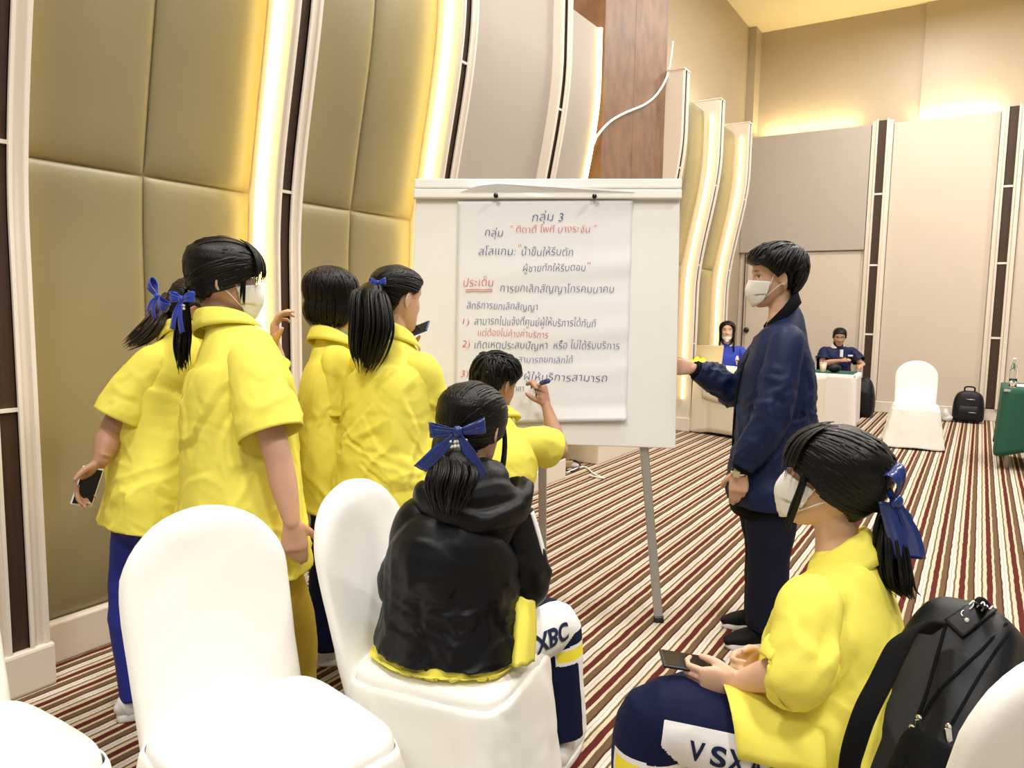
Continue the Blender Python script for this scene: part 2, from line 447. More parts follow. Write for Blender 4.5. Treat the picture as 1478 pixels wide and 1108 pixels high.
back_post(1, -1.555, 'pale post with dark wood inlay on back wall behind the covered chair, left')
back_post(2, .045, 'pale post with dark wood inlay on back wall above the small backpack')
# concealed door in the far corner
dr = empty('door_1', (-2.5, YB, 0), 'flush beige door in the far corner behind the person in the navy jacket', 'door', kind='structure')
bevel(MB().box((-3.28, YB-.022, .18), (-1.60, YB+.01, 2.42)).obj('door_leaf', M['beigewall'], dr, smooth=False), .008)
bevel(MB().box((-3.42, YB-.06, 2.43), (-1.565, YB+.01, 4.25)).obj('upper_panel', M['greywall'], dr, smooth=False), .01)
MB().box((-3.33, YB-.030, .18), (-3.315, YB-.02, 2.42)).obj('door_gap', M['darkwood'], dr, smooth=False)
MB().ball((-3.25, YB-.045, 1.18), (.045, .03, .045)).obj('door_knob', M['black'], dr)
# cove lamps standing behind the tops of the lower panels
for x0, x1 in ((-3.2, -1.8), (-1.0, 0.0), (.5, 2.4)):
    area('cove_light', ((x0+x1)/2, 12.50, 4.29), x1-x0, 11, (1, .80, .42), (math.pi, 0, 0), .06)
for y0, y1 in ((7.7, 8.8), (8.95, 10.1)):
    area('cove_light', (-3.30, (y0+y1)/2, 3.90), .10, 9, (1, .86, .55), (math.pi, 0, 0), y1-y0)
area('cove_light', (-3.28, 5.3, 3.80), .10, 6, (1, .80, .42), (math.pi, 0, 0), .6)

# left wall: curved ribs with upholstered or plain panels between
RIBS = [1.203, 2.475, 3.715, 4.93, 7.52, 8.77, 10.02]
def strip_grid(mb, y0, y1, x0f, zs, xb=None):
    """box swept along the S curve between y0 and y1, front face at x0f+soff(z), back at xb"""
    rows = []
    for z in zs:
        o = float(soff(z)); xf = x0f+o; xk = (xb+o)
        rows.append([(xk, y0, z), (xf, y0, z), (xf, y1, z), (xk, y1, z)])
    R_ = np.array(rows); n = len(zs)
    mb.grid(R_, closev=True)
    b = mb.n-n*4
    mb.f.append((b, b+1, b+2, b+3)); k = b+(n-1)*4; mb.f.append((k+3, k+2, k+1, k))
def rib(i, y0, label, ticks=True):
    w = .165
    e = empty('trim_%d' % (i+3), (-2.95, y0+w/2, 0), label, 'trim', kind='structure')
    zs = ZS[ZS >= .17]; zs = np.concatenate([[.17], zs])
    f = MB(); strip_grid(f, y0, y0+.032, -2.957, zs, -3.30); strip_grid(f, y0+.098, y0+w, -2.957, zs, -3.30); strip_grid(f, y0+.03, y0+.1, -2.975, zs, -3.30)
    f.obj('rib_body', M['cream'], e, smooth=False)
    b = MB(); strip_grid(b, y0+.020, y0+.033, -2.945, zs, -2.99); strip_grid(b, y0+.098, y0+.111, -2.945, zs, -2.99); strip_grid(b, y0+.150, y0+w, -2.947, zs, -2.99)
    b.obj('bead', M['tick'], e, smooth=False)
    d = MB(); strip_grid(d, y0+.033, y0+.098, -2.966, zs, -2.99); d = d.obj('inlay', M['darkwood'], e, smooth=False)
    t = MB()
    for z in (1.08, 2.03, 2.96):
        strip_grid(t, y0+.03, y0+.101, -2.954, np.array([z-.007, z+.007]), -2.99)
    t.obj('joint', M['tick'], d, smooth=False)
    p = MB().box((-3.30, y0-.03, 0), (-2.935, y0+w+.015, .17)); p = p.obj('plinth', M['cream'], e, smooth=False); bevel(p, .012)
    c = MB(); c.box((-3.06, y0-.006, 3.93), (-2.725, y0+w+.006, 3.945)); c.obj('cap', M['cream'], e, smooth=False)
    return e
RL = ['nearest curved cream rib, cut by the left edge of the photo', 'curved cream rib rising behind the raised fist of the person with glasses',
      'curved cream rib between the gold panel and the grey panel', 'curved cream rib between the two grey panels',
      'curved cream rib just right of the brown column', 'curved cream rib, middle of the three right of the column', 'last curved cream rib, beside the far corner']
for i, y in enumerate(RIBS): rib(i, y, RL[i])

def cushion(mb, y0, y1, z0, z1, nu=22, nv=26, B=.035):
    u = np.linspace(0, 1, nu); u = .5-.5*np.cos(np.pi*u); v = np.linspace(0, 1, nv); v = .5-.5*np.cos(np.pi*v)
    V = np.zeros((nv, nu, 3))
    for i, b in enumerate(v):
        z = z0+(z1-z0)*b
        for j, a in enumerate(u):
            ed = (1-abs(2*a-1)**9)*(1-abs(2*b-1)**14)
            edge = B*ed**.5
            V[i, j] = (XW-.03+float(soff(z))+edge, y0+(y1-y0)*a, z)
    k = perlin(V.reshape(-1, 3)*np.array([1, 3, 1.6])+y0*3)*.004
    V[:, :, 0] += k.reshape(nv, nu)
    # carry the cushion's rim back so that it has depth
    rim = V.copy()
    mb.grid(V)
    loop = np.concatenate([V[0, :], V[1:, -1], V[-1, -2::-1], V[-2:0:-1, 0]])
    back = loop.copy(); back[:, 0] -= .03
    mb.grid(np.stack([back, loop]), closev=True)
def gold_panel(i, y0, y1, label, led=True):
    e = empty('wall_left_panel_%d' % i, (XW, (y0+y1)/2, .17), label, 'wall panel', kind='structure')
    ym = (y0+y1)/2
    for a, b in ((y0, ym), (ym, y1)):
        for z0, z1 in ((.175, 2.025), (2.025, 3.82)):
            m = MB(); cushion(m, a, b, z0, z1); m.obj('cushion', M['gold'], e)
    k = MB(); strip_grid(k, y0, y1, XW-.028, np.concatenate([[.17], ZS[(ZS > .17) & (ZS < 3.84)]]), -3.30); k.obj('backing', M['gold'], e, smooth=False)
    bevel(MB().box((-3.3, y0-.02, 0), (-3.10, y1+.02, .172)).obj('plinth', M['cream'], e, smooth=False), .008)
    if led:
        zz = ZS[(ZS > .2) & (ZS < 3.80)]
        m = MB(); strip_grid(m, y1-.040, y1-.004, -3.035, zz, -3.055); m.obj('light_strip', M['led'] if i < 3 else LEDSOFT, e, smooth=False)
        m = MB(); strip_grid(m, y0+.002, y0+.010, -3.06, zz, -3.075); m.obj('light_strip', LEDSOFT, e, smooth=False) if i < 3 else None
LEDSOFT = mat('soft_led_strip', (1, .9, .5), 0.5, emit=(1.0, 0.74, 0.26), estr=2.6)
gold_panel(1, RIBS[0]+.165, RIBS[1], 'wide olive gold quilted panel nearest the camera')
gold_panel(2, RIBS[1]+.165, RIBS[2], 'olive gold quilted panel just right of the raised fist')
gold_panel(3, RIBS[4]+.165, RIBS[5], 'far gold lit panel just right of the flip chart')
gold_panel(4, RIBS[5]+.165, RIBS[6], 'farthest gold lit panel beside the corner')
def plain_panel(i, y0, y1, label):
    e = empty('wall_left_panel_%d' % i, (XW, (y0+y1)/2, .17), label, 'wall panel', kind='structure')
    k = MB(); strip_grid(k, y0, y1, -3.02, np.concatenate([[.17], ZS[(ZS > .17) & (ZS < 3.84)]]), -3.30); k.obj('fabric_face', M['greywall'], e, smooth=False)
    bevel(MB().box((-3.3, y0-.01, 0), (-3.00, y1+.01, .172)).obj('plinth', M['cream'], e, smooth=False), .008)
plain_panel(5, RIBS[2]+.165, RIBS[3], 'flat grey fabric panel above the left of the flip chart')
plain_panel(6, RIBS[3]+.165, 5.66, 'flat grey fabric panel beside the brown column')
m = MB(); strip_grid(m, 5.665, 5.69, -2.99, ZS[(ZS > .2) & (ZS < 3.80)], -3.09)
lo = m.obj('trim_11', M['led'], smooth=False); setp(lo, 'glowing strip at the left edge of the brown column', 'light strip', kind='structure')
# burl veneered column with a loose white cable
cl = empty('column', (-3.25, 6.95, 0), 'square brown burl veneer column behind the flip chart', 'column', kind='structure')
cm = MB().box((-3.42, 6.05, .45), (-2.92, 6.70, 5.95)); cm.box((-3.42, 6.704, .45), (-2.922, 7.53, 5.95)); bevel(cm.obj('veneer', M['burl'], cl, smooth=False), .006)
bevel(MB().box((-3.42, 6.33, 0), (-3.00, 7.53, .46)).obj('plinth', M['cream'], cl, smooth=False), .01)
cp = [at_x(x, y, -2.905) for x, y in ((857, 208), (862, 196), (880, 176), (902, 163), (930, 151), (948, 136), (962, 112), (968, 85), (971, 60))]
cb = MB().tube(cp, .012, seg=8, smooth=6).obj('wall_cable', M['white']); recenter(cb); setp(cb, 'white cable hanging in a curve across the brown column', 'cable')
# ------------------------------------------------------------------ covered banquet chairs
def xf_world(V, o, fwd):
    """local (x forward, y left, z up) to world"""
    f = nrm([fwd[0], fwd[1], 0]); l = np.array([-f[1], f[0], 0])
    V = np.asarray(V, float); return np.asarray(o)+V[:, :1]*f+V[:, 1:2]*l+V[:, 2:3]*UP
def mesh_local(mb, o, fwd):
    W_ = MB(); W_.add(xf_world(mb.verts(), o, fwd), mb.f); return W_
def chair(o, fwd, label, group, seed=0, skirt_amp=.016, lean=.20, flare=.035):
    o = np.array([o[0], o[1], 0.0])
    e = empty('banquet_chair', o, label, 'chair', group)
    # seat cushion
    m = MB()
    zs = [.33, .40, .445, .468, .478, .480]; k = [1.0, 1.0, .99, .955, .85, .55]
    pts = [(0, 0, z) for z in zs]; rad = [(.235*q, .232*q) for q in k]
    m.tube(pts, rad, side=(1, 0, 0), seg=56, expo=5.5, smooth=3)
    v = m.v[0]; v[:, 2] += .012*np.cos(np.clip(v[:, 0]/.24, -1, 1)*1.5)*np.cos(np.clip(v[:, 1]/.24, -1, 1)*1.5)*(v[:, 2] > .44)
    me = mesh_local(m, o, fwd).mesh('seat'); wrinkle(me, .0022, 7, seed=seed, stretch=1.0)
    link('seat_cover', me, M['cover'], e)
    # skirt: one hanging loop of cloth with folds
    n = 220; a = np.arange(n)*2*math.pi/n
    c, s = np.cos(a), np.sin(a); ex = 2/7.0
    ux, uy = np.sign(c)*np.abs(c)**ex, np.sign(s)*np.abs(s)**ex
    zz = np.linspace(.445, .012, 26); V = np.zeros((26, n, 3))
    per = np.cumsum(np.hypot(np.diff(ux, append=ux[:1]), np.diff(uy, append=uy[:1])))
    rs = np.random.RandomState(seed+3)
    ph = rs.rand(6)*6.28
    fold = sum(np.sin(per*fq+p)*w for fq, p, w in zip((3.1, 5.3, 8.2, 12.7, 17.9), ph, (1, .8, .6, .35, .2)))/1.6
    corner = (np.abs(ux*uy))**3
    for i, z in enumerate(zz):
        t = (.445-z)/.433
        g = 1+(flare/.235)*t+skirt_amp/.235*fold*t**.8+.10*corner*t
        V[i, :, 0] = ux*.235*g; V[i, :, 1] = uy*.232*g; V[i, :, 2] = z+.010*fold*t*t
    V[0, :, :2] *= .985
    m = MB(); m.grid(V, closev=True); me = mesh_local(m, o, fwd).mesh('skirt'); wrinkle(me, .004, 9, flow=(0, 0, 1), stretch=3, seed=seed+5); crease(me, .007, 6, flow=(.15, .1, 1), stretch=3.5, seed=seed+6, sharp=4.0); crease(me, .004, 8, flow=(.8, .3, -.5), stretch=3, seed=seed+7, sharp=4.0)
    solid(link('skirt', me, M['cover'], e), .004)
    # backrest: rounded top, leaning back
    m = MB(); zs = np.concatenate([[.30, .36], np.linspace(.42, .755, 8), .755+.19*np.sin(np.linspace(0, math.pi/2, 12))[1:]])
    pts, rad = [], []
    for z in zs:
        hw = .218*math.sqrt(max(0, 1-(max(0, z-.755)/.1905)**2))
        if z <= .755: hw = .205+.013*math.sin((z-.3)/.455*math.pi*.5)
        th = .042*(1-.25*(z-.3)/.65)*(1 if z < .885 else max(.25, 1-((z-.885)/.062)**2*.75))
        pts.append((-.232-(z-.44)*lean-.02*math.sin((z-.4)*4), 0, z)); rad.append((max(hw, .012), th))
    m.tube(pts, rad, side=(0, 1, 0), seg=48, expo=3.2)
    v = m.v[0]; v[:, 0] -= .045*(1-(np.clip(np.abs(v[:, 1])/.22, 0, 1))**2)*0.5
    me = mesh_local(m, o, fwd).mesh('back'); wrinkle(me, .003, 5, seed=seed+9, stretch=1.0); crease(me, .003, 5, flow=(.6, .6, .3), stretch=3, seed=seed+10, sharp=4.0)
    link('back_cover', me, M['cover'], e)
    for sx in (-.19, .19):
        for sy in (-.19, .19):
            l = MB(); l.tube([(sx, sy, .0), (sx, sy, .40)], .011, seg=10); mesh_local(l, o, fwd).obj('leg', M['chrome'], e)
    return e
CH = 'ivory covered banquet chairs'
c1 = at_z(588, 1042, .46)-.23*nrm([1, -.20, 0])-.235*nrm([.20, 1, 0])+np.array([.05, -.045, 0])
chair(c1, (1, -.20), 'empty ivory covered chair in front of the person with glasses', CH, 1)
cF_f = nrm(at_z(795, 930, .46)-at_z(720, 1020, .46)); cF_fw = np.array([cF_f[1], -cF_f[0], 0])
cF = (at_z(795, 930, .46)+at_z(720, 1020, .46))/2-.235*cF_fw+np.array([.0, .01, 0])
chair(cF, cF_fw, 'ivory covered chair under the person in the black jacket', CH, 2, skirt_amp=.012)
c0 = at_z(174, 1087, .46)-np.array([.23, .235, 0])
chair(c0, (1, 0), 'empty ivory covered chair seat in the bottom left corner of the photo', CH, 3)
cG_fw = hdir(-.30, .95)
cG = P(1497, 1050, 1.33)+.285*cG_fw; cG = np.array([cG[0], cG[1], 0])
chair(cG, cG_fw, 'ivory covered chair at the right edge, its back in front of the backpack', CH, 4)
cX = np.array([-.56, 9.42, 0])
chair(cX, (.10, -1), 'lone empty ivory covered chair against the back wall', CH, 5, skirt_amp=.02, flare=.06)

# ------------------------------------------------------------------ flip chart
bTL, bTR, bBR = P(601, 261, 3.67), P(982, 260, 3.55), P(974, 647, 3.47)
bu = nrm((bTR-bTL)*np.array([1, 1, 0])); bw = np.dot(bTR-bTL, bu)
bv = nrm((bTR-bBR)-bu*np.dot(bTR-bBR, bu)); bn = np.cross(bu, bv)      # bn towards the camera
if np.dot(bn, CC-bTR) < 0: bn = -bn
bh = np.dot(bTR-bBR, bv); bC = bTR-bu*bw/2-bv*bh/2
fe = empty('flip_chart_stand', (bC[0], bC[1], 0), 'white flip chart board on grey metal legs with a sheet of writing', 'flip chart')
bevel(MB().obox(bC-bn*.012, (bu, bv, bn), (bw/2, bh/2, .012)).obj('board', M['whiteboard'], fe, smooth=False), .004)
def on_board(x, y, off=.004): return at_plane(x, y, bC+bn*off, bn)
def bpt(x, y): q = on_board(x, y)-bC; return np.dot(q, bu), np.dot(q, bv)
yt = bh/2
for (a, b, t, nm) in ((yt+.002, yt-.045, .020, 'clamp_rail'), (yt-.051, yt-.098, .026, 'clamp_rail')):
    r_ = MB().obox(bC+bv*(a+b)/2+bn*(t/2+.001), (bu, bv, bn), (bw/2+.006, (a-b)/2, t/2)).obj(nm, M['whiteboard'], fe, smooth=False); bevel(r_, .006)
for x, y in ((716, 283), (858, 284)):
    k = MB(); q = on_board(x, y, .028); k.tube([q, q+bn*.016], .011, seg=14); k.tube([q+bn*.016, q+bn*.022], .006, seg=10); k.obj('clamp_screw', M['black'], fe)
def leg(p0, p1, r=.021):
    ax = nrm(p1-p0); l = MB(); l.tube([p0, p1], (r, r*.55) if False else np.array([[r, r*.6]]*2), side=bu, seg=16, expo=6)
    o = l.obj('leg', M['metal'], fe, smooth=False); bevel(o, .002)
    g = MB(); g.tube([p1-ax*.03, p1], np.array([[r*1.12, r*.75]]*2), side=bu, seg=16, expo=6); g.obj('rubber_foot', M['black'], o)
leg(on_board(929, 640, -.03), at_z(951, 897, .0))
leg(on_board(652, 640, -.03), at_z(632, 893, .0))
leg(on_board(783, 640, -.05), at_z(783, 832, .0))
bevel(MB().obox(bC-bv*(bh/2-.03)-bn*.035, (bu, bv, bn), (bw/2-.05, .018, .012)).obj('cross_bar', M['metal'], fe, smooth=False), .003)

# sheet of flip chart paper hanging from the clamp
pe_corner = [bpt(661, 291), bpt(913, 289), bpt(904, 607), bpt(655, 612)]
nu, nv = 40, 60; V = np.zeros((nv, nu, 3))
(tlx, tly), (trx, try_), (brx, bry), (blx, bly) = pe_corner
for i in range(nv):
    for j in range(nu):
        a, b = j/(nu-1), i/(nv-1)
        x = (tlx*(1-a)+trx*a)*(1-b)+(blx*(1-a)+brx*a)*b; y = (tly*(1-a)+try_*a)*(1-b)+(bly*(1-a)+bry*a)*b
        off = .004+.0022*math.sin(b*23+1.5*a)*(.3+.7*a)+.0016*math.sin(b*41+a*2)*a+.020*max(0, b-.93)/.07*(a*.8+.2)+.006*max(0, .06-b)/.06
        V[i, j] = bC+bu*x+bv*y+bn*max(off, .0025)
pm = MB(); pm.grid(V); po = pm.obj('flip_chart_sheet', M['paper']); recenter(po); solid(po, .0006, 0)
setp(po, 'white paper sheet with blue and red Thai handwriting clipped to the flip chart', 'paper')
# dog-eared flap standing out of the clamp
fp = [(664, 277, .03), (690, 268, .045), (718, 265, .05), (800, 270, .045), (915, 274, .03)]
rows = [[on_board(x, y, d), on_board(x+1, 277.5, .030)] for x, y, d in fp]
fo = MB(); fo.grid(np.array(rows)); fo = solid(fo.obj('paper_flap', M['paper'], po, smooth=False), .001, 0)

def paper_off(b, a): return .0085
def text_mesh(body, px0, px1, ybase, hgt, mb, slant=.0, tilt=0.0, off=.009):
    cu = bpy.data.curves.new('t', 'FONT'); cu.body = body; cu.size = 1.0; cu.shear = slant; cu.resolution_u = 3; cu.offset = -.015
    o = bpy.data.objects.new('t', cu); COL.objects.link(o)
    dg = bpy.context.evaluated_depsgraph_get(); dg.update()
    me = bpy.data.meshes.new_from_object(o.evaluated_get(dg))
    co = getco(me); fs = [tuple(p.vertices) for p in me.polygons]
    bpy.data.objects.remove(o); bpy.data.curves.remove(cu); bpy.data.meshes.remove(me)
    if not len(co): return
    x0, y0 = bpt(px0, ybase); x1, y1 = bpt(px1, ybase+tilt)
    w = co[:, 0].max()-co[:, 0].min(); sx = (x1-x0)/w
    sy = hgt
    X = x0+(co[:, 0]-co[:, 0].min())*sx
    Y = y0+(y1-y0)*(X-x0)/(x1-x0)+co[:, 1]*sy + .0022*np.sin(X*47+px0)
    mb.add(bC+np.outer(X, bu)+np.outer(Y, bv)+bn*off, fs)
hs = .052
for body, a, b, y, k, t in (
    ('กลุ่ม 3', 768, 813, 319, 1.15, 0), ('กลุ่ม', 700, 726, 341, 1.05, 0), ('สโลแกน:', 691, 744, 368, 1.1, 0), ('น้ำขึ้นให้รีบตัก', 753, 827, 369, 1.05, 0),
    ('ผู้ชายทักให้รีบตอบ', 755, 845, 392, .95, -1), ('การยกเลิกสัญญาโทรคมนาคม', 722, 886, 421, 1.05, 2), ('สิทธิการยกเลิกสัญญา', 674, 776, 445, .95, 3),
    ('สามารถไปแจ้งที่ศูนย์ผู้ให้บริการได้ทันที', 685, 860, 468, 1.0, 4), ('เกิดเหตุประสบปัญหา', 685, 790, 502, 1.0, 2), ('หรือ ไม่ได้รับบริการ', 799, 894, 503, 1.0, 1),
    ('สามารถยกเลิกได้', 748, 827, 523, .85, 1), ('คู่สัญญา  ผู้ให้บริการสามารถ', 690, 876, 547, 1.0, 4), ('ราคา', 738, 756, 564, .8, 0)):
    TB = MB(); text_mesh(body, a, b, y, hs*k, TB, .12, t); TB.obj('writing_line', M['inkblue'], po, smooth=False)['label'] = 'blue handwriting'
for body, a, b, y, k, t in (
    ('" ติดาตี้ ไพที่ บางระจัน "', 737, 861, 336, .92, -1), ('"', 748, 752, 364, 1, 0), ('"', 848, 852, 389, 1, 0), ('ประเด็น', 669, 712, 413, 1.1, 0),
    ('แต่ต้องไม่ค้างค่าบริการ', 690, 791, 484, .9, 4), ('1)', 668, 677, 468, .8, 0), ('2)', 667, 678, 501, .9, 0), ('3)', 665, 676, 544, .9, 0)):
    TR_ = MB(); text_mesh(body, a, b, y, hs*k, TR_, .12, t); TR_.obj('writing_line', M['inkred'], po, smooth=False)['label'] = 'red handwriting'
for y in (417.5, 420.5):
    TR_ = MB(); q = [on_board(x, y+.4*math.sin(x*.3), .009) for x in np.linspace(672, 711, 12)]
    TR_.tube(q, np.array([[.0016, .0006]]*12), side=bv, seg=6); TR_.obj('underline', M['inkred'], po, smooth=False)

# ------------------------------------------------------------------ tables at the back
def table(c, ux, hw, hd, h, name, label, cat='table', legm=None):
    ux = nrm([ux[0], ux[1], 0]); uy = np.array([-ux[1], ux[0], 0]); c = np.array([c[0], c[1], 0.])
    e = empty(name, c, label, cat)
    bevel(MB().obox(c+UP*(h-.015), (ux, uy, UP), (hw-.01, hd-.01, .012)).obj('tabletop', M['wood'], e, smooth=False), .003)
    for sx in (-1, 1):
        for sy in (-1, 1):
            q = c+ux*sx*(hw-.08)+uy*sy*(hd-.08)
            MB().tube([q, q+UP*(h-.027)], .019, seg=12, expo=5).obj('leg', legm or M['metal'], e)
    return e, c, ux, uy
def cloth(c, ux, uy, hw, hd, h, drop, m, name, label, seed=0, amp=.014, corner=.07, cat='tablecloth', nz=14, dip=.18):
    """a draped cloth: flat top and one hanging loop with folds"""
    n = 260; a = np.arange(n)*2*math.pi/n; cs, sn = np.cos(a), np.sin(a); ex = .16
    x, y = np.sign(cs)*np.abs(cs)**ex, np.sign(sn)*np.abs(sn)**ex
    per = np.cumsum(np.hypot(np.diff(x*hw, append=x[:1]*hw), np.diff(y*hd, append=y[:1]*hd)))
    rs = np.random.RandomState(seed); ph = rs.rand(5)*6.28
    fold = sum(np.sin(per*f_+p)*w for f_, p, w in zip((9, 15, 24, 37), ph, (1, .8, .5, .3)))/1.5
    cor = np.abs(x*y)**6
    rows = []
    for k in (0.02, .5, .96): rows.append(np.stack([x*hw*k, y*hd*k, np.full(n, h+.004)], 1))
    for i in range(nz):
        t = i/(nz-1)
        dr = drop*(1+dip*cor)
        rows.append(np.stack([x*(hw+.006+amp*fold*t+corner*cor*t), y*(hd+.006+amp*fold*t+corner*cor*t), h+.001-np.minimum(dr*t, h-.012)], 1))
    V = np.array(rows); V = c+V[..., 0:1]*ux+V[..., 1:2]*uy+V[..., 2:3]*UP
    mb = MB(); mb.grid(V, closev=True)
    o = mb.obj(name, m); recenter(o); solid(o, .003, 1); setp(o, label, cat); return o
# woman with the laptop
tI, cI, uI, vI = table((-2.17, 8.80), (.95, -.30), .72, .27, .80, 'folding_table', 'table under the cream cloth with the laptop, behind the navy jacket')
cloth(cI, uI, vI, .72, .27, .802, .76, M['creamcloth'], 'tablecloth', 'cream draped cloth on the laptop table', 2, .016, .03)
sw = [cI+uI*(-.60+.2*i)-vI*(.285)+UP*(.73-.30*math.sin(i/6*math.pi)*0) for i in range(7)]
V = np.zeros((8, 30, 3))
for i in range(8):
    for j in range(30):
        a = j/29; V[i, j] = cI+uI*(-.55+a*.75)-vI*(.292+.010*math.sin(i*.8))+UP*(.795-.050*i-(.05*i/7)*math.sin(a*math.pi))
so = MB(); so.grid(V); so = so.obj('swagged_skirt', M['creamcloth']); recenter(so); solid(so, .003, 0); setp(so, 'short cream swag hanging over the front of the laptop table', 'tablecloth')
lp = at_z(1022, 521, .748); lp = cI+uI*np.dot(lp-cI, uI)*1.0+vI*.0+UP*.748
lp = P(1022, 522, 9.05); lp[2] = .8085
le = empty('laptop', lp, 'open pale gold laptop seen from behind on the cream table', 'laptop')
la = hdir(1, .05); ld = np.cross(UP, la)
bevel(MB().obox(lp+ld*.10+UP*.008, (la, ld, UP), (.165, .115, .008)).obj('keyboard_base', M['gold_lid'], le, smooth=False), .004)
lt = nrm(UP*1-ld*.22)
bevel(MB().obox(lp-ld*.015+lt*.128+UP*.012, (la, lt, np.cross(la, lt)), (.165, .122, .004)).obj('screen_lid', M['gold_lid'], le, smooth=False), .003)
yb = MB(); q = P(1010, 519, 8.90); q[2] = .8085
V = np.zeros((6, 14, 3))
for i in range(6):
    for j in range(14):
        a = j/13*2-1; b = i/5
        V[i, j] = q+la*a*.115+ld*(b*.05)+UP*(.006+.105*math.sqrt(max(0, 1-a*a*.96))*math.sin(b*math.pi*.5+.15)*(1-.15*math.sin(a*9)))
yb.grid(V); yb = yb.obj('yellow_pouch', M['brightyellow']); recenter(yb); solid(yb, .004, 0); setp(yb, 'bright yellow soft pouch lying in front of the laptop', 'pouch')
# woman in the navy polo
tJ, cJ, uJ, vJ = table((-1.95, 10.45), (1, .02), .66, .30, .70, 'folding_table', 'table under the white cloth beside the lone chair')
cloth(cJ, uJ, vJ, .66, .30, .702, .68, M['tcloth'], 'tablecloth', 'white draped cloth falling to the floor on the table beside the lone chair', 5, .014, .035)
gt = MB().obox(cJ+UP*.7095, (uJ, vJ, UP), (.62, .28, .002)).obj('table_topper', M['green'], smooth=False); recenter(gt); setp(gt, 'dark green topper cloth lying on the white tablecloth', 'tablecloth')
JZ = .712
def onJ(x, y): q = at_z(x, y, JZ); return q
cu_ = cJ+uJ*.28-vJ*.16+UP*JZ
q = at_z(1193, 540, JZ); q[1] = 10.30; cu_ = np.array([-1.70, 10.28, JZ])
ce_ = empty('iced_drink_cup', cu_, 'clear plastic cup of milky iced drink with a straw on the white table', 'cup')
MB().tube([cu_, cu_+UP*.005, cu_+UP*.115], [.030, .033, .046], seg=20).obj('cup', mat('milky_drink', (.70, .60, .42), .3, var=.4, vscale=30), ce_)
MB().tube([cu_+UP*.115, cu_+UP*.123], [.049, .045], seg=20).obj('lid', M['white'], ce_)
MB().tube([cu_+UP*.12, cu_+UP*.20-RH*.02], .004, seg=8).obj('straw', M['black'], ce_)
q = np.array([-1.57, 10.34, JZ])
pb = MB(); pb.ball(q+UP*.055, (.085, .06, .056), (RH, FH, UP)); pb = link('pouch', remesh(pb, .008, 2), M['bag']); recenter(pb); setp(pb, 'small black pouch beside the iced drink', 'pouch')
# green table at the right edge
gX0, gY0 = .21, 8.50
tG, cGt, uG, vG = table((1.22, 8.93), (1, .0), 1.0, .42, .78, 'folding_table', 'table under the dark green cloth at the right edge', legm=M['wood'])
cloth(cGt, uG, vG, 1.0, .42, .782, .56, M['green'], 'tablecloth', 'dark green cloth with a hanging corner on the table at the right edge', 8, .016, .10, dip=.32)
for k, (dx, dy, rz) in enumerate(((-.80, -.02, .1), (-.56, -.10, -.05))):
    ax = np.array([math.cos(rz), math.sin(rz), 0]); ay = np.array([-ax[1], ax[0], 0])
    s_ = MB().obox(cGt+np.array([dx, dy, .7915]), (ax, ay, UP), (.105, .148, .003)).obj('paper_sheets', M['white'], smooth=False); recenter(s_)
    setp(s_, ['white sheets on the green table, under the glass bottle', 'white sheets on the green table, cut by the right edge'][k], 'paper', 'papers on the green table')
bq = np.array([.30, 8.66, .7895])
be = empty('water_bottle', bq, 'clear glass water bottle half full on the green table', 'bottle')
MB().tube([bq, bq+UP*.004, bq+UP*.15, bq+UP*.19, bq+UP*.235, bq+UP*.265], [.030, .034, .034, .028, .014, .013], seg=24, smooth=3).obj('glass_body', M['glass'], be)
MB().tube([bq+UP*.006, bq+UP*.085], .031, seg=24).obj('water', M['water'], be)
MB().tube([bq+UP*.262, bq+UP*.285], .0145, seg=20).obj('cap', M['white'], be)
# small backpack and clear bag by the back wall
q = at_z(1398, 609, 0); q[1] = 11.95; q = np.array([-.07, 11.98, 0])
k = empty('small_backpack', q, 'small black backpack on the carpet against the back wall', 'backpack')
m = MB(); m.tube([q+UP*z+FH*0 for z in (.02, .06, .2, .32, .40, .44)], [(.17, .09), (.19, .11), (.19, .115), (.175, .10), (.14, .08), (.07, .05)], side=(1, 0, 0), seg=28, expo=4, smooth=3)
link('body', remesh(m, .012, 2), M['bag'], k)
m = MB(); m.tube([q+np.array([0, -.10, z]) for z in (.04, .08, .18, .24)], [(.12, .03), (.14, .045), (.135, .04), (.11, .02)], side=(1, 0, 0), seg=24, expo=4, smooth=3); m.obj('front_pocket', M['bag'], k)
MB().tube([q+np.array([-.06, 0, .43]), q+np.array([-.05, 0, .49]), q+np.array([.05, 0, .49]), q+np.array([.06, 0, .43])], .010, seg=8, smooth=5).obj('handle', M['bagdark'], k)
MB().obox(q+np.array([.02, -.113, .33]), ((1, 0, 0), (0, 0, 1), (0, 1, 0)), (.05, .006, .003)).obj('logo_patch', M['metal'], k)
MB().obox(q+np.array([.05, -.148, .155]), ((1, 0, 0), (0, 0, 1), (0, 1, 0)), (.045, .005, .003)).obj('pocket_zip', M['metal'], k)
q2 = np.array([-.33, 11.90, .0])
m = MB(); m.ball(q2+UP*.09, (.055, .05, .09)); m.ball(q2+UP*.05+np.array([.02, 0, 0]), (.07, .06, .05)); me = remesh(m, .012, 1); wrinkle(me, .012, 14, stretch=1, seed=3)
o = link('plastic_bag', me, mat('crumpled_clear_plastic', (.72, .72, .70), .15, coat=.5)); recenter(o); setp(o, 'crumpled clear plastic bag beside the small backpack', 'bag')
q3 = np.array([-1.36, 11.66, 0])
m = MB(); m.tube([q3+UP*z for z in (.02, .10, .35, .50, .56)], [(.12, .12), (.15, .15), (.14, .14), (.10, .10), (.05, .05)], side=(1, 0, 0), seg=24, expo=3, smooth=3)
me = remesh(m, .012, 2); wrinkle(me, .012, 8, seed=4)
